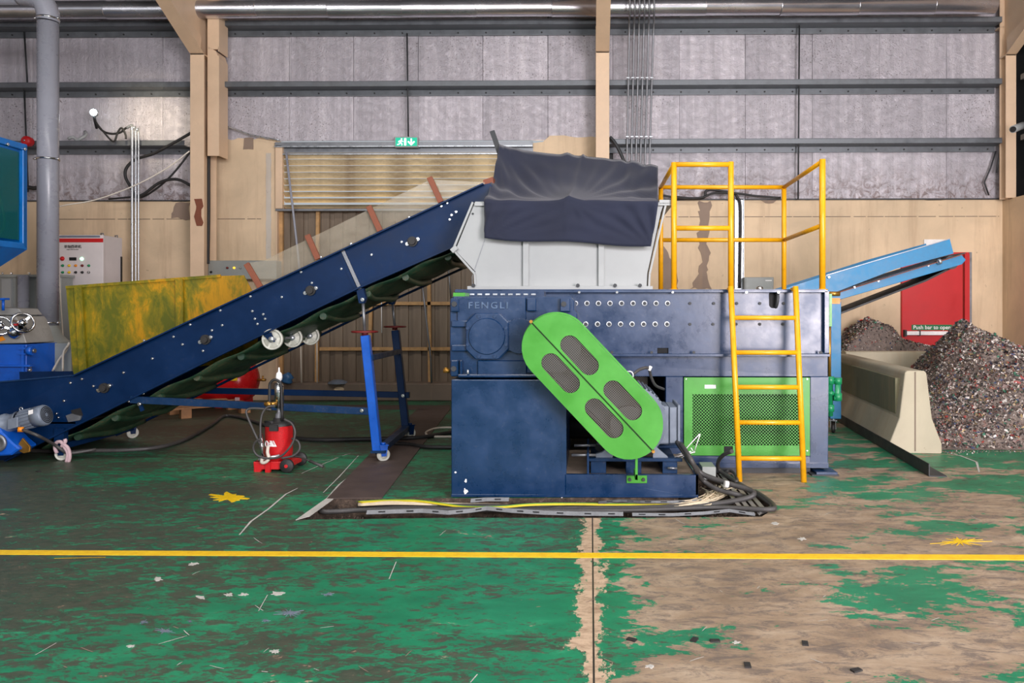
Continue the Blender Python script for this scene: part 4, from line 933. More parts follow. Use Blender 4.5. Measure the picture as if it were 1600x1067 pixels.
# gearmotor at the tail
gm = root('x', (0,0,0), '', ''); gm.name = 'gearmotor'; WL['gearmotor'] = wl(cv); gm.parent = cv; del gm['label']; del gm['category']
Ym = 6.62
def along(mb, pts, mat, nm, n=24):   # lathe along the tilted motor axis
    a = W(6,663,Ym); b = W(72,648,Ym); d = (b-a).normalized(); return mb.lathe(a, d, pts, n).build(nm, mat, gm)
u = (W(72,648,Ym)-W(6,663,Ym)).length
along(MB(), [(0,0),(.09,0),(.09,.03),(.075,.04),(.075,.12),(.085,.13),(.085,.15)], M['motor'], 'flange_bell')
along(MB(), [(0,.14),(.07,.15),(.07,.16),(.078,.17),(.078,u-.06),(.07,u-.05),(0,u-.05)], M['motor'], 'motor_barrel')
along(MB(), [(.082,u-.09),(.09,u-.09),(.092,u-.01),(.08,u+.005),(0,u+.005)], M['motor'], 'fan_cowl')
m = MB(); a = W(73,647.6,Ym-.004); d = (W(72,648,Ym)-W(6,663,Ym)).normalized()
for rr in (.02,.035,.05,.065): m.lathe(a+d*.0, d, [(rr,0),(rr+.004,.003),(rr+.008,0)], 20)
m.build('fan_grille', M['dark'], gm)
f0 = W(6,663,Ym); s_ = d.orthogonal().normalized(); t_ = d.cross(s_); m = MB()
for k in range(18):
    e = s_*math.cos(k*math.pi/9)+t_*math.sin(k*math.pi/9); m.bar(f0+d*.17+e*.082, f0+d*(u-.1)+e*.082, .006, .012, e)
m.build('cooling_fins', M['motor'], gm, kind='stuff')
MB().obox(W(22,661,Ym-.08), d*.045, (0,.02,0), (0,0,.045)).build('terminal_box', M['motor'], gm, bevel=.004)
MB().obox(W(48,645,Ym-.082), d*.02, (0,.002,0), (0,0,.025)).build('rating_plate', M['whitet'], gm)
e = W(33,639,Ym); MB().tube([(e.x+.014*math.cos(a*.7854), Ym, e.z+.014*math.sin(a*.7854)) for a in range(8)], .005, closed=True).build('lifting_eye', M['galv'], gm)
gx = MB().prism(px2([(-40,655),(4,652),(16,672),(32,688),(44,698),(30,708),(-2,710),(-40,716)], Ym), Ym-.1, Ym+.12).build('gear_housing', bl_, gm, bevel=.012)
e = W(-2,692,Ym-.1); MB().lathe(e,(0,-1,0),[(.0,0),(.075,0),(.075,.02),(.05,.024),(.045,.012),(0,.012)],24).build('output_cover', M['steel'], gm)
MB().prism(px2([(24,702),(36,684),(48,698),(47,706),(38,708)], Ym-.05), Ym-.06, Ym-.04).build('torque_arm', M['brass'], gm, bevel=.003)
MB().cyl(W(28,671,Ym-.12), W(37,671,Ym-.1), .022).build('cable_gland', M['orange'], gm)
MB().tube([W(35,671,Ym-.11), W(60,681,Ym-.12), W(84,694,YC-.12), W(97,703,YC-.08), W(110,708,YC-.02), W(150,702,YC+.1)], .014, smooth=5).build('motor_cable', M['cable'], gm)
# ================================================================== DISCHARGE CONVEYOR
YE = 8.5
dc = root('discharge_conveyor', (W(1380,600,YE).x, YE+.3, 0), 'light blue discharge conveyor pointing over the scrap pile on the right', 'conveyor')
cy = M['cyan']
for k, Y in enumerate((YE, YE+.6)):
    MB().prism(px2([(1150,475),(1291,430),(1380,402),(1484,373),(1490,396),(1400,420),(1291,462),(1150,504)], YE), Y, Y+.012).build('side_board', cy, dc)
    MB().prism(px2([(1150,504),(1301,460),(1400,428),(1501,398),(1508,406),(1502,413),(1420,437),(1312,468),(1150,517)], YE), Y-.02, Y+.03).build('side_channel', cy, dc, bevel=.004)
MB().bar(W(1150,506,YE-.03), W(1502,398,YE-.03), .03, .008).build('channel_lip', M['rust'], dc)
MB().bar(W(1291,430,YE-.002), W(1484,373,YE-.002), .012, .008).build('board_rim', M['steel'], dc)
MB().bar(W(1150,500,YE+.3), W(1490,398,YE+.3), .56, .012).build('carrying_belt', M['black'], dc)
m = MB(); pts = [Vector(W(x,y,YE)) for x,y in ((1150,540),(1312,491),(1400,457),(1450,438),(1492,417))]; 
for i in range(4): m.bar(pts[i]+Vector((0,.3,0)), pts[i+1]+Vector((0,.3,0)), .5, .02)
m.build('return_belt', M['black'], dc)
p = W(1487,410,YE); MB().cyl((p.x,YE+.0,p.z),(p.x,YE+.6,p.z),.075,n=24).build('head_pulley', M['girtin'], dc)
MB().cyl(W(1467,409,YE-.05), W(1467,409,YE), .02).cyl(W(1466,409.5,YE-.06), W(1470,408,YE-.06), .03).build('belt_tensioner', M['galv'], dc)
for x, y in ((1372,439),(1335,449),(1295,433),(1450,415)): inst('bolt', bw, dc, W(x,y,YE-.02), scale=(.7,.7,.7))
for Y in (YE+.02, YE+.58):
    MB().box(W(1296,0,YE).x, W(1313,0,YE).x, Y-.05, Y+.05, .16, W(0,472,YE).z).build('leg', cy, dc, bevel=.004)
    f = caster(1302,670,Y,M['galv'],M['black'],r=.05,yaw=1.2,par=dc)
MB().box(W(1297,0,YE).x, W(1311,0,YE).x, YE-.035, YE-.02, W(0,472,YE).z-.02, W(0,466,YE).z).build('leg_bracket', M['orange'], dc)
MB().box(W(1298,0,YE).x, W(1310,0,YE).x, YE, YE+.6, .3, .36).box(W(1170,0,YE).x, W(1176,0,YE).x, YE, YE+.6, .0, 1.18).build('cross_member', cy, dc)
# ================================================================== RIGHT SIDE: BARRIERS, SCRAP, ANGLE
def jersey(y0, y1, x, name_label, h=.78, axis='y', tw=.1, bw2=.24):
    prof = [(-bw2,0),(bw2,0),(bw2,.09),(tw+.05,.33),(tw,h-.02),(tw-.02,h),(-tw+.02,h),(-tw,h-.02),(-tw-.05,.33),(-bw2,.09)]
    mb = MB()
    if axis == 'y': mb.prism([(x+a,b) for a,b in prof], y0, y1)
    else: mb.prism([(x+a,b) for a,b in prof], y0, y1, ax='x')
    o = mb.build('jersey_barrier', M['concrete'], None, bevel=.015, segs=2); return tag(o, name_label, 'barrier')
bx = G(1434,708).x-.02
j1 = jersey(7.3, 10.2, bx, 'weathered concrete barrier nearest the camera, pointing towards the red door')
d_ = j1
# stained recessed panel on the barrier side
MB().prism([(7.42,.36),(10.1,.36),(10.1,.7),(7.42,.7)], bx-.152, bx-.10, ax='x').build('stained_panel', M['olive'], j1, bevel=.004, label='olive stained recessed side panel')
MB().box(bx-.012, bx+.0, 7.296, 7.302, .02, .77).build('end_groove', M['curbmat'], j1)
j1.rotation_euler.z = -.085; j1.location.x += .085*1.45
j2 = jersey(W(1318,0,10.45).x, W(1490,0,10.45).x, 10.45, 'beige concrete barrier lying across under the dark scrap mound', h=.80, axis='x')
# steel angle on the floor
a, b = G(1300,648), G(1466,745); dd_ = (b-a).normalized(); sd = Vector((dd_.y,-dd_.x,0))
an = MB().obox((a+b)/2+Vector((0,0,.004)), (b-a)/2, sd*.07, (0,0,.004)).obox((a+b)/2+sd*.07+Vector((0,0,.055)), (b-a)/2, sd*.004, (0,0,.05))
tag(an.build('steel_angle', M['girtin'], None), 'long dark steel angle lying on the floor before the nearest concrete barrier', 'angle bar')
# scrap pile: height field plus loose flakes
import mathutils.noise as mn
def sm(t): t = max(0, min(1, t)); return t*t*(3-2*t)
px0 = bx+.16
def H1(x, y):
    pk = W(1500,515,9.2)
    # main cone
    r = math.hypot((x-pk.x)/(1.5 if x > pk.x else .66), (y-9.2)/1.75); h = 1.16*max(0, 1-r)**.9 if r < 1 else 0
    ridge = .78*math.exp(-((y-9.3)/.9)**2)*sm((x-pk.x+.2)/.6)
    r3 = math.hypot((x-5.6)/1.5, (y-9.4)/1.75); h3 = .86*max(0, 1-r3)**.8
    r2 = math.hypot((x-4.6)/1.5, (y-8.55)/1.12); h2 = .62*max(0, 1-r2)**.8
    r4 = math.hypot((x-5.6)/1.9, (y-8.7)/1.25); h4 = .6*max(0, 1-r4)**.8
    h = (h**3+h2**3+h3**3+h4**3)**(1/3)
    front = sm((y-7.42-.12*mn.noise(Vector((x*2,0,5))))/.35); left = sm((x-px0+.02)/.12) if y < 10.2 else 1
    h = h*front*left+.06*front*left*sm((x-px0)/.2)
    if y > 10.62:
        m_ = W(1352,520,11.0); h = max(h, sm((y-10.6)/.25)*(.98*math.exp(-((x-m_.x)/.55)**2)+ .78*math.exp(-((x-5.0)/.9)**2)*1.0)*sm((x-3.3)/.3))
    h += (.06*mn.noise(Vector((x*4,y*4,0)))+.035*mn.noise(Vector((x*11,y*11,3))))*min(1, h*4)
    return max(h, 0)
nx, ny = 150, 170; X0, X1, Y0_, Y1_ = px0-.05, 6.10, 7.35, 11.48
X0 = 3.25
def okp(x, y):  # keep clear of the barriers
    if y < 10.25 and x < px0: return False
    if 10.2 <= y < 10.62 and x < W(1490,0,10.45).x: return False
    return True
vs = []; idx = {}; fs = []
for j in range(ny+1):
    for i in range(nx+1):
        x = X0+(X1-X0)*i/nx; y = Y0_+(Y1_-Y0_)*j/ny; vs.append((x, y, H1(x,y) if okp(x,y) else -.02))
for j in range(ny):
    for i in range(nx):
        q = (j*(nx+1)+i, j*(nx+1)+i+1, (j+1)*(nx+1)+i+1, (j+1)*(nx+1)+i)
        if max(vs[k][2] for k in q) > .004: fs.append(q)
hp_ = root('scrap_pile', (5.0, 9.3, 0), 'big heap of shredded multicoloured plastic scrap filling the right corner', 'scrap heap')
M['pilebase'] = paint('scrap_core', (126,112,104), .8, 0, .8, (60,54,54), 16, .6, .3)
MB().add(vs, fs, True).build('heap_body', M['pilebase'], hp_, recalc=False, kind='stuff')
rnd = random.Random(11); V = []; Fc = []
def flake(x, y, z, s, up=.6):
    a = Vector((rnd.gauss(0,1), rnd.gauss(0,1), rnd.gauss(0,1))).normalized(); b = a.orthogonal().normalized(); 
    th = rnd.uniform(0,6.28); b2 = a.cross(b); b = b*math.cos(th)+b2*math.sin(th); n_ = a.cross(b)
    p = Vector((x,y,z)); o = len(V); l = s*rnd.uniform(.5,1.2); w2 = s*rnd.uniform(.25,.8)
    V.extend([p-a*l-b*w2*.6, p-b*w2+n_*w2*.4, p+a*l-b*w2*.3, p+a*l*.8+b*w2, p+b*w2*.8+n_*w2*.5, p-a*l+b*w2*.6])
    Fc.append((o,o+1,o+4,o+5)); Fc.append((o+1,o+2,o+3,o+4))
cnt = 0
while cnt < 60000:
    x = rnd.uniform(X0, X1-.02); y = rnd.uniform(Y0_, Y1_-.02)
    if not okp(x,y): continue
    h = H1(x,y)
    if h < .01 or (h < .08 and rnd.random() < .5): continue
    flake(x, y, h+rnd.uniform(-.004,.016), rnd.choice((.009,.013,.017,.022)) if rnd.random() < .97 else .035); cnt += 1
for i in range(500):
    x = rnd.uniform(3.3, 6); y = 7.42-abs(rnd.gauss(0,.08)); 
    if x > px0-.1: flake(x, y, .006, .008)
me = bpy.data.meshes.new('loose_flakes'); off = wl(hp_); me.from_pydata([v-off for v in V], [], Fc); me.materials.append(M['flake'])
o = bpy.data.objects.new('loose_flakes', me); COL.objects.link(o); o.parent = hp_; o['kind'] = 'stuff'
# ================================================================== WALL FITTINGS
fw = YB-.02
t = MB().lathe(W(1346,503,YB), (0,-1,0), [(.038,0),(.038,.02),(.03,.028),(0,.03)], 18).build('red_wall_button', M['doorred'], None); tag(t, 'small round red disc on the cream wall left of the red door', 'wall disc')
t = MB(); R(t,1444,374,1478,392,YB-.03,.03); t = t.build('white_wall_sign', M['whitet'], None, bevel=.003); tag(t, 'white rectangular plate on the wall half hidden above the light blue conveyor', 'sign')
t = root('junction_box', W(1187,452,YB), 'grey beige electrical box on the wall behind the railing', 'junction box')
m = MB(); R(m,1163,433,1209,462,YB-.18,.17); bx_ = m.build('body', M['greybox'], t, bevel=.006)
m = MB(); R(m,1165,435,1207,461,YB-.19,.01); m.build('door', M['greybox'], t, bevel=.004)
m = MB(); R(m,1196,437.5,1206,439,YB-.194,.004); m.build('label_strip', M['whitet'], t)
t = MB().lathe(W(1187,452,YM+.6), (0,0,1), [(.0,-.01),(.035,-.01),(.03,.02),(0,.03)], 14).build('breather_cap', M['chrome'], sh)
t = root('control_box', W(377,436,11.4), 'long pale grey push-button box on the grey pier behind the clear conveyor guard', 'control box')
m = MB(); R(m,325,407,432,436,11.3,.19); m.build('body', M['greybox'], t, bevel=.006)
for x, mt in ((355.5,M['maroon']),(366,emis('amber_lamp',(255,200,60),1.5)),(376,M['greybox']),(330,M['dark'])):
    p = W(x,418.5 if x > 340 else 425,11.3); MB().lathe(p,(0,-1,0),[(.017,0),(.017,.012),(.012,.022),(0,.024)],12).build('push_button', mt, t)
# exit sign
t = root('exit_sign', W(634,230,YB-.1), 'lit green emergency exit sign with running figure above the louvred window', 'exit sign')
m = MB(); R(m,616,213.5,653,230,YB-.12,.08); m.build('housing', M['white'], t, bevel=.006)
M['exitg'] = emis('lit_green', (10,165,130), 1.0); M['exitw'] = emis('lit_white', (225,255,240), 2.2)
m = MB(); R(m,618,215,651.5,228,YB-.125,.005); fc_ = m.build('face', M['exitg'], t)
m = MB(); ye_ = YB-.128
m.lathe(W(627.5,217.3,ye_),(0,-1,0),[(.012,0),(.012,.002),(0,.002)],12)
for a, b, wd in (((627,219),(625.5,223),.022),((625.5,223),(628.5,224.8),.012),((628.5,224.8),(627.5,227),.011),((625.5,223),(623,225.5),.012),((623,225.5),(620.5,225.8),.011),((627,219.6),(630,221.2),.01),((627,219.6),(623.5,220.2),.01),((623.5,220.2),(622.5,222.3),.009)): m.bar(W(*a,ye_), W(*b,ye_), wd, .002, (0,1,0))
m.build('running_figure', M['exitw'], fc_)
m = MB(); R(m,631.5,216,634.8,227,ye_,.002); m.build('doorway_bar', M['exitw'], fc_)
m = MB(); m.bar(W(642.5,216.5,ye_), W(642.5,225,ye_), .02, .002, (0,1,0)).bar(W(637.5,220.8,ye_), W(643,226.2,ye_), .02, .002, (0,1,0)).bar(W(647.5,220.8,ye_), W(642,226.2,ye_), .02, .002, (0,1,0)); m.build('arrow', M['exitw'], fc_)
# alarm bell, camera, light, bracket
t = root('alarm_bell', W(42,227,YB-.06), 'round red alarm bell on the steel rail at far left', 'alarm bell')
p = W(42,220.5,11.2); MB().lathe(p,(0,-1,0),[(.07,-.06),(.075,0),(.07,.03),(.045,.045),(0,.05)],24).build('gong', M['doorred'], t); MB().lathe(p,(0,-1,0),[(.014,.048),(.014,.058),(0,.06)],10).build('centre_bolt', M['chrome'], t)
t = root('security_camera', W(1590,205,10.6), 'white cylindrical security camera near the right edge of the picture', 'camera')
MB().cyl(W(1583,202,10.4), W(1598,196,10.7), .05, n=18).build('body', M['white'], t, bevel=.004); MB().cyl(W(1598,197,10.7), W(1606,199,10.8), .015).build('bracket', M['white'], t); MB().cyl(W(1582.6,202.2,10.39), W(1584,201.6,10.41), .038).build('lens', M['black'], t)
t = root('work_light', W(150,190,YB-.3), 'small glaring white work lamp on a bent cable bundle high on the left wall', 'lamp')
M['lampw'] = emis('lamp_glow', (235,250,255), 14)
p = W(147.5,176,YB-.35); MB().lathe(p,(.2,-1,-.1),[(0,.0),(.05,.0),(.05,.03),(.035,.04),(0,.04)],16).build('lamp_lens', M['lampw'], t); MB().lathe(p,(.2,-1,-.1),[(.055,-.03),(.06,.03),(.05,.034),(.05,0)],16).build('lamp_housing', M['galv'], t)
MB().cyl(W(147,182,YB-.3), W(151,200,YB-.1), .02).build('lamp_arm', M['girtin'], t)
pl_ = bpy.data.lights.new('lamp_beam', 'SPOT'); pl_.energy = 60; pl_.spot_size = 1.6; pl_.spot_blend = 1; pl_.color = (1,.86,.62); pl_.shadow_soft_size = .1
po = bpy.data.objects.new('lamp_beam', pl_); COL.objects.link(po); po.location = W(190,150,YB-1.0); po.rotation_euler = (W(235,195,YB)-po.location).to_track_quat('-Z','Y').to_euler(); 
t = MB(); t.tube([W(107,217,YB-.2), W(114,214,YB-.2), W(120,219,YB-.15), W(127,216,YB-.15), W(134,211,YB-.1), W(133,206,YB)], .022, n=8, smooth=3)
tag(t.build('wall_bracket', M['white'], None), 'small white bent bracket above the steel rail beside the grey pipe', 'bracket')
# cables on the left wall
def cable(pts, r, mat, name, label, cat='cable', smooth=6, group=None, Y=None):
    P_ = [Vector(p) if isinstance(p, Vector) else W(p[0], p[1], p[2] if len(p) > 2 else Y) for p in pts]
    return tag(MB().tube(P_, r, n=8, smooth=smooth).build(name, mat, None), label, cat, group)
Yw = YB-.28
cable([(148,188),(155,199),(163,206),(175,209),(188,207),(197,200),(206,198),(207,215)], .016, M['black'], 'cable', 'black cable arching from the work lamp to the steel conduits', Y=Yw)
cable([(149,190),(160,204),(177,221),(184,207),(190,200),(196,210),(197,217)], .014, M['black'], 'cable', 'black cable hanging in a sharp loop under the work lamp', Y=Yw-.03)
cable([(298,208),(270,224),(240,240),(212,249),(198,262),(196,276),(204,292),(212,306),(225,303),(245,288),(262,281),(280,281),(300,291)], .022, M['black'], 'cable', 'thick black cable curling in a wide loop on the left wall', Y=Yw)
cable([(298,236),(280,260),(262,280),(240,298),(222,308),(205,308),(170,311)], .014, M['black'], 'cable', 'thin black cable descending left from the left steel column', Y=Yw+.06)
cable([(296,236),(262,262),(210,290),(150,312),(100,321),(91,326),(90,345),(91,400),(93,440),(98,520),(100,536)], .008, M['cord'], 'rope', 'white cord running from the steel column down past the grey pipe', 'cord', Y=9.3)
cable([(34,296),(44,293),(52,294),(60,293)], .03, M['black'], 'cable', 'short thick black cable stub behind the grey pipe', Y=YB-.1)
cable([(1056,308),(1080,310),(1100,308),(1103,299),(1112,296),(1130,299),(1145,301),(1152,308),(1157,322),(1157,380),(1156,450)], .02, M['black'], 'cable', 'black cable hooking over the wall top into the metal channel behind the railing', Y=YB-.08)
cable([(1034,305),(1060,309),(1095,309),(1115,302),(1150,302),(1180,306),(1220,309)], .016, M['black'], 'cable', 'black cable resting along the cream wall top behind the railing', Y=YB-.12)
cable([(953,214),(960,222),(968,236),(975,252),(980,262)], .025, M['girtin'], 'cable', 'dark cable slanting down right of the middle steel column', Y=YB-.3)
cable([(340,194),(362,200),(390,210),(415,215),(437,219)], .012, M['galv'], 'conduit', 'thin galvanised conduit sloping down to the louvred window corner', 'conduit', Y=YB-.1, smooth=4)
cable([(342,192),(331,206),(327,228),(326,260),(326,330),(325,400),(325,412)], .024, M['black'], 'cable', 'black cable dropping down beside the left steel column', Y=YB-.2)
cable([(1556,236),(1548,262),(1538,285),(1545,305)], .012, M['girtin'], 'cable', 'thin dark cable zigzagging on the foil beside the right steel column', Y=YB-.05, smooth=1)
cable([(338,130),(337,145),(336,160),(336,200)], .012, M['galv'], 'conduit', 'short upright conduit right of the left steel column', 'conduit', Y=YB-.1)
# channels and conduits
def channel(px, y0, y1, wpx, label, Y=YB-.06):
    a = W(px,y0,Y); b = W(px,y1,Y); hw = wpx/2*Y/F; m = MB().box(a.x-hw,a.x+hw,Y+.03,Y+.034,b.z,a.z).box(a.x-hw,a.x-hw+.004,Y-.02,Y+.034,b.z,a.z).box(a.x+hw-.004,a.x+hw,Y-.02,Y+.034,b.z,a.z)
    o = m.build('cable_channel', M['galv'], None); tag(o, label, 'cable channel'); return o
channel(1155,311,470,14,'bright galvanised cable channel on the cream wall behind the yellow railing')
ch = channel(322,235,412,10,'perforated steel channel beside the left steel column')
for i in range(14): 
    p = W(322,240+i*12,YB-.06); MB().box(p.x-.012,p.x+.012,YB-.032,YB-.029,p.z-.02,p.z+.02).build('slot', M['dark'], ch)
cable([(332,230),(331.5,300),(331,412)], .014, M['galv'], 'conduit', 'slim upright galvanised conduit on the grey pier beside the perforated channel', 'conduit', Y=YB-.12, smooth=1)
for k, (x, y0, lab) in enumerate(((206.5,205,'leftmost and thickest of three upright conduits below the work lamp'),(212,207,'middle of the three upright conduits below the work lamp'),(216.5,209,'rightmost of the three upright conduits below the work lamp'))):
    Y = YB-.3; pts = [(x-9+k*2,y0-1,Y),(x-3,y0-8+k,Y),(x,y0,Y)] if k else [(x-8,200,Y),(x-2,196.5,Y),(x,204,Y)]
    P_ = [W(*p) for p in pts]+[W(x,300,Y), W(x,438,Y), W(x,560,Y)]
    tag(MB().tube(P_, .014 if k else .019, n=8, smooth=3).build('steel_conduit', M['galv'], None), lab, 'conduit', 'upright conduits on the left wall')
nm_ = ('first','second','third','fourth','fifth','sixth')
for k in range(6):
    xt = 984+k*7.6; xb_ = 979.5+k*7.1; Yt = 10.82
    P_ = [W(xt,-30,Yt), W(xt,20,Yt), W(xt-.6,38,11.1), W((xt+xb_)/2,130,11.2), W(xb_,254,11.24), W(xb_,300,11.24)]
    o = tag(MB().tube(P_, .014, n=8, smooth=3).build('steel_conduit', M['steel'], None), '%s from the left of six long upright conduits right of the middle column' % nm_[k], 'conduit', 'long conduits right of the middle column')
    for y in (122,214): 
        p = W((xt+xb_)/2 - (1 if y < 150 else 2)+.5, y, 11.19); MB().box(p.x-.02,p.x+.02,p.y-.022,p.y+.02,p.z-.008,p.z+.008).build('clamp', M['galv'], o)
# leaning rods at the boarded door
cable([(447,238),(458,330),(466,400),(472,470)], .018, M['pvc'], 'leaning_pipe', 'long grey plastic pipe leaning across the left side of the louvred window', 'pipe', Y=YB-.12, smooth=1)
cable([(470,540),(471,598)], .012, M['cord'], 'leaning_rod', 'pale rod behind the red grease pump', 'rod', Y=YB-.18, smooth=1)
cable([(495,470),(495.5,598)], .008, M['whitet'], 'leaning_rod', 'thin bright white rod standing before the boarded door', 'rod', Y=YB-.18, smooth=1)
cable([(596,465),(596.5,520)], .008, M['whitet'], 'hanging_rod', 'thin bright rod hanging between the two conveyor screw posts', 'rod', Y=YB-.1, smooth=1)
cable([(658,430),(664,480),(673,560),(674,598)], .014, M['steel'], 'leaning_pipe', 'thin grey pipe leaning before the boards at the right timber upright', 'pipe', Y=YB-.18, smooth=1)
cable([(700,412),(705,470)], .012, M['steel'], 'leaning_pipe', 'short grey pipe leaning on the boards left of the shredder', 'pipe', Y=YB-.1, smooth=1)
# big air duct
ad = root('air_duct', (0, 11.0, W(0,28,11.0).z), 'long round aluminium air duct along the top of the back wall', 'duct')
zc = W(0,16.5,11.05).z; rr = .125; js = [-120,-20,62,164,290,400,512,628,743,862,1020,1102,1220,1341,1460,1556]
for i in range(len(js)-1):
    x0, x1 = XB(js[i])*.957, XB(js[i+1])*.957
    MB().lathe((x0,11.05,zc+.004*((i*7)%3-1)),(1,0,0),[(rr,0),(rr+.004,.005),(rr,.012),(rr,x1-x0),(rr-.004,x1-x0+.01)],40).build('duct_section', M['duct'], ad)
# ================================================================== LEFT SIDE MACHINES
# grey dust pipe with elbow, cone and the box it stands on
YP = 9.1
pvr = root('dust_pipe', (W(75,535,YP).x, YP, W(75,537,YP).z), 'tall grey plastic dust pipe with a clamp, flaring onto the grey box at far left', 'pipe')
xp = W(75,0,YP).x; rp = .113
MB().cyl((xp,YP,W(0,510,YP).z),(xp,YP,W(0,36,YP).z),rp,n=28).build('pipe', M['pvc'], pvr)
zt2 = W(0,30,YP).z
pts = [Vector((xp,YP,zt2-.03)), Vector((xp,YP,zt2+.06)), Vector((xp-.06,YP,zt2+.20)), Vector((xp-.2,YP,zt2+.27)), Vector((xp-.34,YP,zt2+.29))]
MB().tube(pts, rp*1.06, n=24, smooth=5).build('elbow', M['pvc'], pvr)
MB().cyl((xp-.3,YP,zt2+.29),(-8.6,YP,zt2+.29),rp,n=24).build('horizontal_pipe', M['pvc'], pvr)
MB().lathe((xp,YP,W(0,537,YP).z),(0,0,1),[(.24,0),(.215,.03),(.15,.10),(rp*1.02,.2),(rp*1.02,.22)],28).build('flared_base', M['greybox'], pvr)
for y in (249,504,30): 
    z = W(0,y,YP).z; MB().lathe((xp,YP,z-.01),(0,0,1),[(rp+.001,0),(rp+.01,.0),(rp+.01,.02),(rp+.001,.02)],28).cyl((xp-rp-.01,YP-.03,z),(xp-rp-.04,YP-.03,z),.012).cyl((xp+rp+.01,YP-.03,z),(xp+rp+.04,YP-.03,z),.012).build('pipe_clamp', M['chrome'], pvr)
db = root('dust_box', (W(78,600,YP).x, YP, 0), 'grey sheet metal box carrying the tall grey dust pipe', 'machine')
MB().box(W(42,0,YP-.3).x, W(111,0,YP-.3).x, YP-.3, YP+.35, 0, W(0,536,YP-.3).z).build('body', M['greybox'], db, bevel=.006)
MB().tube([W(78,537,YP-.35),W(71,541,YP-.36),W(69,550,YP-.34),W(69,560,YP-.32),W(69,566,YP-.31)], .014, smooth=4).build('hook_pipe', M['galv'], db)
MB().tube([W(108,535,YP-.36),W(103,548,YP-.36),W(92,562,YP-.36),W(82,580,YP-.36)], .012, smooth=4).tube([W(106,540,YP-.38),W(99,552,YP-.38),W(98,580,YP-.38)], .012, smooth=4).build('white_hoses', M['cord'], db)
# grey filter cabinet
fc = root('filter_cabinet', (W(40,600,9.9).x, 10.1, 0), 'grey sheet metal cabinet with a rounded column behind the blue grinder', 'cabinet')
MB().box(-8.6, W(95,0,9.9).x, 9.9, 10.14, 0, W(0,431,9.9).z).build('body', M['greybox'], fc, bevel=.01)
MB().box(-8.7, W(97,0,9.9).x, 9.86, 10.15, W(0,433,9.9).z, W(0,429,9.9).z).build('top_rim', M['greybox'], fc)
MB().cyl((W(33,0,9.8).x,9.84,0),(W(33,0,9.8).x,9.84,W(0,430,9.8).z),.065,n=20).build('rounded_column', M['pvc'], fc)
MB().box(W(3,0,9.88).x, W(18,0,9.88).x, 9.87, 9.9, .3, W(0,436,9.9).z).build('pale_panel', M['white'], fc)
for x in (4,18,46): inst('bolt', bw, fc, W(x,427,9.95))
# control cabinet with buttons
Yc = 10.2
cc = root('control_cabinet', (W(125,600,Yc).x, Yc+.3, 0), 'tall white electrical control cabinet with a red band and rows of buttons', 'cabinet')
a = W(87,367,Yc); b = W(161,367,Yc); zt3 = W(120,367.5,Yc).z
MB().box(a.x, b.x, Yc, Yc+.42, .08, zt3).build('body', M['cabwhite'], cc, bevel=.004)
MB().box(a.x-.01, b.x+.02, Yc-.03, Yc, .1, zt3-.0).build('door', M['cabwhite'], cc, bevel=.003)
def F_(px0,py0,px1,py1,mat,nm,d=.004,par=None): m = MB(); R(m,px0,py0,px1,py1,Yc-.03-d,d); return m.build(nm, mat, par or cc)
F_(90,372.5,161,378.5,M['doorred'],'red_band'); F_(91,368,156,371,M['motor'],'name_strip')
text('单轴撕碎机', .047, (W(113.5,0,Yc-.036).x, Yc-.036, W(0,385.7,Yc-.036).z), M['blackt'], cc, ext=.0008, bold=.0005)
text('Single Shaft Shredder', .019, (W(113.5,0,Yc-.036).x, Yc-.036, W(0,389.8,Yc-.036).z), M['blackt'], cc, ext=.0008)
F_(108,402,119,407,M['dark'],'display',.006)
def knob(px, py, mat, r=.014, nm='push_button'):
    p = W(px,py,Yc-.03); MB().lathe(p,(0,-1,0),[(r*1.4,0),(r*1.4,.004),(r,.006),(r,.02),(r*.7,.026),(0,.026)],12).build(nm, mat, cc)
knob(97.5,404,M['doorred'],.022,'emergency_stop'); M['lg'] = emis('green_lamp',(190,255,215),1.6); knob(128,404.5,M['lg'],.018,'indicator_lamp')
kc = {'g':M['pipegreen'],'y':M['yellowlab'],'k':M['black'],'o':M['orange'],'w':M['chrome'],'r':M['maroon']}
for y, s_ in ((415,'kgyorg'),(425.5,'rgykkw')):
    for i, ch_ in enumerate(s_): knob(88+i*10.2, y, kc[ch_], .013, 'push_button')
MB().box(b.x+.0, b.x+.01, Yc+.38, Yc+.41, W(0,470,Yc).z, W(0,402,Yc+.5).z).build('side_seal', M['black'], cc)
for y in (Yc+.05, Yc+.36): MB().tube([(b.x-.06,y,zt3),(b.x-.06,y,zt3+.03),(b.x-.03,y,zt3+.03),(b.x-.03,y,zt3)], .008).build('lifting_eye', M['steel'], cc)
MB().box(a.x+.02, b.x-.02, Yc+.02, Yc+.4, 0, .08).build('plinth', M['girtin'], cc)
# blue viewing box above left
vb = root('blue_feed_hopper', (-6.75, 7.9, 0), 'bright blue hopper box with a green tinted window at upper left edge', 'hopper')
xf = -6.30; M['feedblue'] = paint('feeder_blue', (8,110,190), .35, 0, .1)
fz1 = W(33,226,8.5).z; fz0 = W(33,390,8.5).z
MB().prism([(7.2,fz0),(8.5,fz0),(8.5,fz1),(7.2,fz1)], xf-.05, xf, ax='x', holes=[[(7.3,fz0+.07),(8.44,fz0+.07),(8.44,fz1-.07),(7.3,fz1-.07)]]).build('window_frame', M['feedblue'], vb, bevel=.006)
MB().box(xf-.04,xf-.032,7.28,8.42,fz0+.1,fz1-.1).build('tinted_window', M['tint'], vb)
MB().box(-7.4,xf-.0,8.46,8.5,fz0,fz1).box(-7.4,-7.36,7.2,8.5,fz0,fz1).box(-7.4,xf,7.2,7.24,fz0,fz1).build('walls', M['feedblue'], vb)
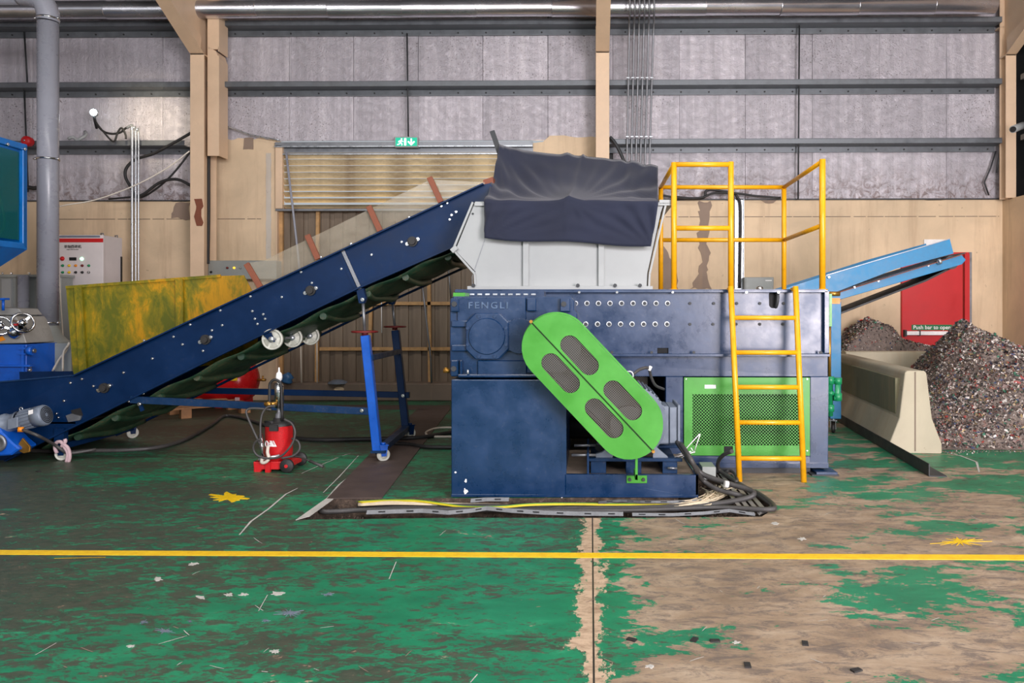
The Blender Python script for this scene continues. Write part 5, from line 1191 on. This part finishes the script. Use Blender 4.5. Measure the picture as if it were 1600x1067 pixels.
m = MB(); vs = [(-7.4,7.2,fz0),(xf,7.2,fz0),(xf,8.5,fz0),(-7.4,8.5,fz0),(-7.0,7.6,fz0-.35),(-6.6,7.6,fz0-.35),(-6.6,8.2,fz0-.35),(-7.0,8.2,fz0-.35)]
m.add(vs, [(0,1,5,4),(1,2,6,5),(2,3,7,6),(3,0,4,7)]).build('funnel', M['feedblue'], vb)
MB().tube([(xf-.3,8.4,fz0+.1),(xf-.1,8.3,fz0+.3),(xf-.1,8.1,fz0+.8),(xf-.2,8.0,fz1-.2)], .012, smooth=5).build('inner_hose', M['cord'], vb)
for y in (7.4,7.8,8.2,8.45): inst('bolt', bw, vb, (xf,y,fz1-.06), (0,0,math.pi/2))
for x_, y_ in ((-7.3,7.3),(-7.3,8.25),(xf-.1,7.3)): MB().box(x_-.04,x_+.04,y_-.04,y_+.04,0,fz0).build('post', M['feedblue'], vb)
MB().box(-7.0,-6.6,7.6,8.2,1.2,fz0-.34).build('chute', M['feedblue'], vb)
# blue grinder with chrome handwheels
YGR = 8.35
gr = root('blue_grinder', (-6.5, 8.7, 0), 'blue box grinder with grey top and chrome handwheels at left edge', 'grinder')
gxr = W(41,0,YGR).x; gzt = W(0,538,YGR).z
MB().box(-7.3, gxr, YGR, YGR+.5, 0, gzt).build('body', M['blue'], gr, bevel=.006)
m = MB(); R(m,-30,570,47,573,YGR-.05,.08); R(m,33,540,37,600,YGR-.03,.04); R(m,27,543,50,546,YGR-.04,.06); R(m,27,552,43,554,YGR-.04,.06)
m.build('ribs', M['blue'], gr)
MB().cyl(W(44,548,YGR-.03), W(52,548,YGR-.03), .05, n=14).build('pivot', M['blue'], gr); MB().cyl(W(52,548,YGR-.03), W(55,548,YGR-.03), .025, n=6).build('pivot_bolt', M['steel'], gr)
for y in (572,578,584,590): MB().cyl(W(45,y,YGR-.02), W(48.5,y,YGR-.02), .018, n=6).build('chain_nut', M['galv'], gr)
mz_ = paint('grinder_grey', (150,148,142), .45, .1, .3)
MB().prism(px2([(-60,538),(41,536),(34,514),(28,500),(24,494),(-60,492)],YGR), YGR+.0, YGR+.45).build('top_casting', mz_, gr, bevel=.006)
MB().prism(px2([(-60,492),(26,492),(18,482),(-60,478)],YGR), YGR+.1, YGR+.4).build('upper_plate', mz_, gr, bevel=.004)
MB().prism(px2([(-4,528),(4,525),(9,531),(-4,535)],YGR), YGR-.004, YGR).build('warning_sticker', M['orange'], gr)
def hwheel(px, py, ax, r, Y):
    c0 = W(px,py,Y); ax = Vector(ax).normalized(); s1_ = ax.orthogonal().normalized(); t1 = ax.cross(s1_); m = MB()
    m.tube([c0+(s1_*math.cos(k*math.pi/10)+t1*math.sin(k*math.pi/10))*r for k in range(20)], .014, closed=True)
    for k in range(3):
        e = s1_*math.cos(k*2.094)+t1*math.sin(k*2.094); m.bar(c0-ax*.02+e*.02, c0+e*r, .025, .012, ax)
    m.lathe(c0-ax*.04, ax, [(0,0),(.04,0),(.04,.05),(0,.055)], 14).cyl(c0-ax*.2, c0-ax*.03, .022); 
    return m.build('handwheel', M['chrome'], gr, label='chrome handwheel')
hwheel(36,504,(.75,-.6,.3),.105,YGR-.06); hwheel(1,509,(.6,-.8,.1),.095,YGR-.06)
MB().lathe(W(22,521,YGR-.02), (.75,-.3,.5), [(0,0),(.07,0),(.06,.06),(.03,.07),(.03,.14)],16).build('spindle', M['chrome'], gr)
MB().cyl(W(17,508,YGR-.03), W(27,507,YGR-.03), .012).build('red_lever', M['doorred'], gr)
MB().bar(W(-10,468,YGR), W(11,467,YGR), .08, .02).cyl(W(5,467,YGR), W(5,485,YGR), .014).build('adjusting_bar', M['blue'], gr)
# ================================================================== TANK, PALLET
tk = root('air_tank', (W(325,628,10.75).x, 10.75, 0), 'glossy red horizontal air tank with a yellow label behind the conveyor', 'tank')
YT = 10.75; rt = .315; tz = W(0,593,YT).z; x1_ = W(402,0,YT).x; x0_ = W(205,0,YT).x
MB().lathe((x0_,YT,tz),(1,0,0),[(0,0),(.14,.02),(.24,.07),(.295,.15),(rt,.22),(rt,x1_-x0_-.22),(.29,x1_-x0_-.15),(.24,x1_-x0_-.07),(.14,x1_-x0_-.02),(0,x1_-x0_)],36).build('vessel', M['red'], tk)
th = math.radians(-25)
MB().obox((W(381,0,YT).x, YT-rt*math.cos(.3)-.004, tz+rt*math.sin(.3)), (.055,0,0), (0,.002,0), (0,.02,.075)).build('warning_label', M['yellowlab'], tk)
for x in (380,352,230): 
    xx = W(x,0,YT).x; MB().box(xx-.05,xx+.05,YT-.2,YT+.2,0,tz-rt*.75).build('foot', M['red'], tk)
MB().cyl((x1_,YT,tz),(x1_+.12,YT,tz+.0),.018).cyl((x1_+.08,YT,tz-.02),(x1_+.08,YT,tz+.06),.012).build('drain_valve', M['brass'], tk)
m = MB(); R(m,367,621,374,634,10.3,.01); t = m.build('pink_tag', M['rag'], None); tag(t, 'small pink card standing on the floor before the red tank', 'card')
pa = root('wooden_pallet', (W(290,655,9.3).x, 9.5, 0), 'pale wooden pallet lying on the floor under the conveyor', 'pallet')
p0 = G(180,664); p1 = G(392,645); ux = (p1-p0).normalized(); uy = Vector((-ux.y,ux.x,0)); Lp = (p1-p0).length
for k in range(5): 
    for (zz_) in (.125,): 
        q = p0+uy*(.06+k*.24); MB().bar(q+Vector((0,0,zz_)), q+ux*Lp+Vector((0,0,zz_)), .10, .022).build('deck_board', M['pallet'], pa, bevel=.002)
for i in range(3):
    for k in (0,2,4):
        q = p0+ux*(.06+i*(Lp-.12)/2)+uy*(.06+k*.24); MB().obox(q+Vector((0,0,.057)), ux*.06, uy*.05, (0,0,.057)).build('block', M['pallet'], pa, bevel=.002)
# ================================================================== GREASE PUMP
YU = 6.5; pc = W(436,735,YU); px_ = pc.x
gpz = lambda py: W(0,py,YU).z
gu = root('grease_pump', (px_, YU, 0), 'scuffed red drum grease pump on wheels with black hoses standing under the conveyor', 'pump')
MB().lathe((px_,YU,gpz(716)),(0,0,1),[(0,0),(.10,0),(.105,.02),(.112,.06),(.112,gpz(664)-gpz(716)),(.116,gpz(662)-gpz(716)),(.0,gpz(662)-gpz(716))],32).build('drum', M['pumpred'], gu)
MB().lathe((px_,YU,gpz(663)),(0,0,1),[(.12,0),(.122,.012),(.10,.03),(.05,.04),(.045,.06),(0,.065)],28).build('lid', M['black'], gu)
MB().prism([(px_-.16,gpz(735)),(px_-.12,gpz(735)),(px_-.10,gpz(728)),(px_+.04,gpz(728)),(px_+.15,gpz(724)),(px_+.15,gpz(716)),(px_-.17,gpz(716))], YU-.12, YU+.12).build('base_tray', M['pumpred'], gu, bevel=.005)
for sx, sy in ((-.145,-.1),(-.145,.1),(-.04,-.125)): MB().box(px_+sx-.02,px_+sx+.02,YU+sy-.015,YU+sy+.015,0,gpz(716)).build('foot', M['pumpred'], gu)
for sy in (-.15,.15):
    w_ = MB().lathe((W(459,0,YU).x,YU+sy-.015,.058),(0,1,0),[(0,0),(.03,0),(.035,.004),(.052,.004),(.058,.01),(.058,.026),(0,.03)],22).build('wheel', M['black'], gu)
    MB().cyl((W(459,0,YU).x,YU+sy-.02,.058),(W(459,0,YU).x,YU+sy-.01,.058),.014).build('hub', M['pumpred'], w_)
MB().lathe((px_,YU,gpz(660)),(0,0,1),[(.06,0),(.06,.02),(.03,.03),(.03,.08),(.018,.09),(.018,.13),(.026,.14)],18).build('pump_neck', M['steel'], gu)
MB().lathe((px_,YU,gpz(636)),(0,0,1),[(.0,0),(.038,.0),(.038,.0),(.038,.19),(.03,.2),(.03,.205),(0,.21)],20).build('air_cylinder', M['chrome'], gu)
MB().lathe((px_,YU,gpz(601)),(0,0,1),[(.016,0),(.016,.04),(.024,.045),(.028,.07),(.022,.1),(.008,.115),(.006,.15)],14).build('oiler_cup', M['whitet'], gu)
MB().tube([(W(425,0,YU).x,YU-.05,gpz(640)),(W(425,0,YU).x,YU-.05,gpz(604)),(W(427,0,YU).x,YU-.05,gpz(596)),(W(433,0,YU).x,YU-.05,gpz(592)),(W(440,0,YU).x,YU-.05,gpz(595)),(W(443,0,YU).x,YU-.05,gpz(604)),(W(444,0,YU).x,YU-.04,gpz(656))], .012, smooth=5).build('carry_handle', M['black'], gu)
MB().cyl((px_-.1,YU-.06,gpz(629)),(px_+.0,YU-.04,gpz(629)),.016).lathe((px_-.05,YU-.08,gpz(629)),(0,-1,0),[(0,0),(.024,0),(.024,.03),(0,.03)],14).build('pressure_gauge', M['brass'], gu)
MB().cyl((px_-.12,YU-.0,gpz(658)),(px_-.02,YU-.1,gpz(656)),.01).box(px_-.03,px_+.04,YU-.13,YU-.1,gpz(669),gpz(660)).build('lid_clamp', M['black'], gu)
hs = [[(430,634),(418,636),(410,646),(407,662),(407,680),(407,700)],[(424,640),(400,638),(388,639),(385,646),(394,668),(406,694)],[(444,655),(456,662),(461,676),(456,694),(440,712),(420,716),(403,712),(396,702),(398,692),(406,686)],[(456,685),(466,690),(468,702),(458,712),(440,716)]]
for h in hs: MB().tube([W(x,y,YU-.14-.01*i) for i,(x,y) in enumerate(h)], .0095, n=8, smooth=6).build('hose', M['cable'], gu)
MB().tube([W(452,713,YU-.1),W(468,714,YU-.2),W(484,720,YU-.3)], .008, smooth=4).cyl(W(484,720,YU-.3),W(505,729,YU-.35),.012).build('air_line', M['cable'], gu)
MB().cyl(W(407,678,YU-.17),W(411,716,YU-.17),.016).build('gun_tube', M['chrome'], gu)
MB().cyl(W(404,718,YU-.18),W(437,712,YU-.16),.012).build('gun_body', M['galv'], gu)
MB().tube([W(419,697,YU-.17),W(418,707,YU-.18),W(420,716,YU-.18),W(415,722,YU-.18),W(409,722,YU-.18),W(410,714,YU-.18)], .014, smooth=4).build('gun_handle', M['cord'], gu)
# logo bent on the drum: ring and two slanted bars
lg = MB(); yd = YU-.1145
def onr(px, py): 
    x = W(px,0,YU-.1).x-px_; return Vector((px_+x, YU-math.sqrt(max(.1155**2-x*x,0)), gpz(py)+.0))
ring = [onr(416.2+3.0*math.cos(k*math.pi/8), 689.5+4.2*math.sin(k*math.pi/8)) for k in range(16)]
lg.tube(ring, .0055, n=6, closed=True)
for a in (((422,684),(426,684),(431,693),(427,693)),((427.5,684),(429,684),(433.5,693),(432,693)),((421,687),(424,687),(426,690),(422,690))):
    q = [onr(*p) for p in a]; o_ = Vector((0,-.003,0)); lg.add([v+o_ for v in q]+q, [(0,1,2,3),(0,1,5,4),(1,2,6,5),(2,3,7,6),(3,0,4,7)])
q = [onr(*p)+Vector((0,-.003,0)) for p in ((420,693),(432,693),(431,690.5),(421,690.5))]; lg.add(q, [(0,1,2,3)])
lg.build('logo', M['whitet'], gu, kind=None)
# ================================================================== FLOOR PIECES
def fcable(pts, r, mat, name, label, cat='cable', smooth=6, z=None, group=None):
    P_ = [G(p[0],p[1],r if len(p) < 3 else p[2]) for p in pts]; return tag(MB().tube(P_, r, n=8, smooth=smooth).build(name, mat, None), label, cat, group)
# dark cover plate running from the trench to the back
q = [G(511,780), G(597,780), G(703,637), G(700,632), G(478,632), G(478,638), G(640,641)]
q = [G(511,780), G(597,779), G(648,712), G(703,640), G(652,640), G(582,706)]
t = MB().prism([(p.x,p.y) for p in q], .001, .008, ax='z').build('trench_cover', M['plategrey'], None); tag(t, 'dark brown flat cover plate on the floor leading back from the cable trench', 'cover plate')
q = [G(470,640), G(652,640.5), G(703,640), G(703,634), G(470,633)]
t = MB().prism([(p.x,p.y) for p in q], .001, .008, ax='z').build('trench_cover', M['plategrey'], None); tag(t, 'long narrow brown cover plate lying parallel to the back wall', 'cover plate')
fcable([(-10,700),(100,706),(140,704),(200,703),(250,698),(290,686),(330,664),(350,650),(375,652),(405,661),(440,672)], .02, M['cable'], 'floor_cable', 'black cable snaking over the floor under the conveyor towards the grease pump')
fcable([(456,684),(500,687),(560,686),(620,685),(660,683),(690,678),(712,675)], .022, M['black'], 'floor_cable', 'black cable lying on the floor from the grease pump to the shredder')
fcable([(606,692),(640,694),(665,698),(712,699)], .02, M['black'], 'floor_cable', 'short black cable beside the far conveyor caster')
fcable([(712,668),(690,668),(677,670),(666,675),(668,680),(680,682),(712,682)], .012, M['cord'], 'wire_loop', 'thin pale cord looping on the floor left of the shredder', 'cord')
# cables along the trench
def tcable(pts, r, mat, name, label, zs, cat='cable', group=None):
    n_ = len(pts); P_ = [G(x,y,zs[i] if i < len(zs) else zs[-1]) for i,(x,y) in enumerate(pts)]
    return tag(MB().tube(P_, r, n=8, smooth=6).build(name, mat, None), label, cat, group)
Z = -.02
tcable([(545,786),(520,786),(502,788),(498,793),(503,799),(525,799),(560,797),(620,796),(700,796),(800,797),(900,798),(1000,797),(1120,793),(1200,796),(1209,790),(1196,778),(1180,768)], .017, M['cable'], 'trench_cable', 'thick grey cable running in the trench and looping at its far right end', [-.05,-.05,-.03,-.03,-.03,-.03,-.03,-.02,-.01,-.01,-.01,-.01,.01,.03,.03,.03,.03])
tcable([(560,790),(620,792),(700,791),(800,792),(900,794),(1000,794),(1100,789),(1160,780),(1178,772),(1168,764),(1140,756),(1100,742),(1085,728),(1073,712),(1058,690)], .020, M['cable'], 'trench_cable', 'heavy cable rising from the trench to the motor terminal box', [-.05,-.04,-.03,-.03,-.03,-.02,.0,.02,.05,.07,.09,.13,.2,.3,.36])
tcable([(1064,694),(1078,715),(1088,735),(1098,750),(1120,764),(1150,772),(1165,776)], .018, M['cable'], 'trench_cable', 'heavy cable curving down beside the base beam under the motor', [.36,.3,.2,.1,.05,.03,.0])
tcable([(1144,705),(1130,711),(1122,722),(1124,734),(1138,745),(1156,756),(1178,770),(1197,782),(1206,792),(1185,802)], .016, M['cable'], 'trench_cable', 'thinner cable leaving the notch of the green access panel', [.27,.22,.13,.05,.02,.02,.02,.02,.02,.0])
tcable([(1135,738),(1140,735),(1148,740),(1152,752),(1145,750)], .012, M['cable'], 'trench_cable', 'small cable loop at the left foot of the yellow ladder', [.03])
for k,(dy,mat,lab) in enumerate(((0,M['wireG'],'green earth wire strung along the trench edge'),(1.2,M['wireY'],'yellow wire strung along the trench edge'),(2.6,M['wireY'],'second yellow wire, slightly nearer than the first, in the trench'))):
    tcable([(556+k*4,783+dy),(600,781+dy),(650,781+dy),(690,786+dy),(730,791+dy),(780,791+dy),(830,787+dy),(900,786+dy),(980,787+dy),(1050,785+dy)], .004, mat, 'earth_wire', lab, [-.02,-.01,.0,.0,.0,.01,.01,.0,-.01,-.02], 'wire')
for k in range(5):
    tcable([(560,787+k*.7),(610,784+k*.9),(660,785+k*.8),(720,787+k*.5),(800,788+k*.5)], .006, M['wireW'], 'pale_wire', '%s of five pale wires bundled at the left of the trench' % ('rearmost','second from the back','middle','second from the front','frontmost')[k], [-.03,-.01,-.01,-.03,-.05], 'wire', 'pale wires in the trench')
r = random.Random(5)
m = MB()
for k in range(30):
    x0_ = r.uniform(1030,1070); y0_ = 781+r.uniform(-2,8); m.tube([G(x0_,y0_+4,-.03), G(x0_+40,y0_,-.0+r.uniform(0,.02)), G(1110+r.uniform(-8,14),778+r.uniform(-8,3),r.uniform(-.02,.02)), G(1120+r.uniform(-25,35),765+r.uniform(-10,6),r.uniform(-.03,.01))], .0045, n=5, smooth=4)
t = m.build('wire_tangle', M['wireW'], None, kind='stuff'); tag(t, 'tangle of stripped pale wires in the open trench beside the base beam', 'wires')
# perforated trays
def tray(pts, wpx, label, z=-.0, mat=None, lean=.6):
    L_ = [G(x,y,z) for x,y in pts]; m = MB(); up = []; hgt = wpx/F*5.1
    for p in L_: up.append(p)
    vs = []
    for p in L_: vs += [p, p+Vector((0,hgt*lean,hgt*.55)), p+Vector((0,.002,-.003)), p+Vector((0,hgt*lean+.002,hgt*.55-.003))]
    n_ = len(L_); fs_ = []
    for i in range(n_-1):
        a_ = i*4; b_ = a_+4; fs_ += [(a_,b_,b_+1,a_+1),(a_+2,a_+3,b_+3,b_+2),(a_,a_+2,b_+2,b_),(a_+1,b_+1,b_+3,a_+3)]
    fs_ += [(0,1,3,2),(4*n_-4,4*n_-2,4*n_-1,4*n_-3)]
    o = m.add(vs, fs_).build('cable_tray_cover', mat or M['tray'], None); tag(o, label, 'cable tray')
    # slots
    for i in range(n_-1):
        seg = (L_[i+1]-L_[i]).length; k_ = int(seg/.11)
        for j in range(k_):
            p = L_[i].lerp(L_[i+1], (j+.5)/k_)+Vector((0,hgt*lean*.5-.003,hgt*.275+.002)); d0 = (L_[i+1]-L_[i]).normalized()
            MB().obox(p, d0*.022, (0,hgt*.06*.6,hgt*.06*.55), (0,-.002,.002)).build('slot', M['dark'], o)
    return o
tray([(572,803.5),(620,802),(660,801),(700,804),(735,801),(760,797),(800,801),(850,804),(900,805.5),(974,806)], 9, 'long bent galvanised tray cover along the front edge of the trench', z=.002)
tray([(988,806),(1050,806.5),(1100,804),(1140,800),(1180,806)], 7, 'shorter bent galvanised tray cover at the right front edge of the trench', z=.002)
tray([(735,785),(760,783),(795,783)], 9, 'short galvanised tray end lifted in front of the shredder cabinet', z=.012)
tray([(935,787),(970,784),(1000,786),(1050,786),(1110,783)], 6, 'crumpled shiny tray strip under the base beam', z=.0)
t = MB().prism([(p.x,p.y) for p in (G(1120,741),G(1148,741),G(1200,795),G(1186,806),G(1160,800),G(1128,765))], .002, .006, ax='z').build('perforated_tray', M['perfgalv'], None); tag(t, 'perforated steel tray sheet under the cable loops left of the ladder foot', 'cable tray')
t = MB().box(W(1093,0,6.2).x, W(1114,0,6.2).x, 6.05, 6.25, .02, .12).build('junction_block', M['greybox'], None, bevel=.004); tag(t, 'small pale grey block beside the cables right of the motor base', 'box')
m = MB()
for a_, b_ in (((1058,716),(1093,678)),((1084,708),(1094,678)),((1050,715),(1086,706)),((1056,710),(1080,705)),((1084,707),(1080,700)),((1062,717),(1078,706)),((1074,706),(1083,724))): m.tube([W(*a_,5.9), W(*b_,5.85)], .004, n=5)
t = m.build('cable_ties', M['whitet'], None, kind='stuff'); tag(t, 'spray of long white cable ties around the motor cables', 'cable ties')
for (x,y,z) in ((1099,741,.14),(1136,757,.095)):
    p = G(x,y,z); 
t = MB().cyl(G(1132,756,.10), G(1138,757,.095), .025).build('cable_sleeve', M['whitet'], None); tag(t, 'white sleeve on the thick cable near the ladder foot', 'sleeve')
# rag on the caster
m = MB(); 
for pts_ in ([(89,708),(86,700),(88,692),(94,690),(99,694)], [(99,694),(106,700),(109,712),(107,722)], [(96,698),(102,690),(101,686)], [(100,697),(106,708),(104,722)]): m.tube([W(x,y,YC-.07) for x,y in pts_], .016, n=7, smooth=4)
t = m.build('rag', M['rag'], None); tag(t, 'dirty pink rag knotted around the conveyor caster at lower left', 'rag')
# bits at the back kerb
t = MB().lathe(W(447,598,11.3),(0.3,0,1),[(0,0),(.07,.0),(.09,.03),(.07,.07),(.09,.1),(.04,.14),(.015,.16)],9).build('plastic_bag', M['bluebag'], None); tag(t, 'crumpled blue plastic bottle on the kerb behind the grease pump', 'bottle')
t = MB().lathe(W(528,599,11.42),(0,0,1),[(.15,0),(.13,.03),(.07,.055),(0,.06)],12).build('grey_cloth', M['motor'], None); tag(t, 'dark grey cloth heap on the kerb before the boarded door', 'cloth')
MB().prism([(p.x,p.z) for p in [W(530+8*math.cos(k),608+3.6*math.sin(k),11.36) for k in [i*.6283 for i in range(10)]]], 11.352, 11.362).build('cream_splash', M['plaster'], bpy.data.objects['baseboard_back'])
# loose shards and chips on the floor
chips = smesh(MB().obox((0,0,.003),(.02,0,0),(0,.012,0),(0,0,.003)),'paint_chip',M['black'])
r = random.Random(9)
for i,(x,y) in enumerate([(1258,1006),(1085,1000),(1338,1048),(987,1000),(1117,1002),(1168,1040),(60,737),(700,803)]):
    o = bpy.data.objects.new('floor_chip', chips); COL.objects.link(o); o.location = G(x,y); o.rotation_euler = (0,0,r.uniform(0,3)); WL[o.name] = o.location.copy(); o.parent = floor
print('TRIS', sum(len(o.data.loop_triangles) or len(o.data.polygons)*2 for o in bpy.data.objects if o.type == 'MESH'))
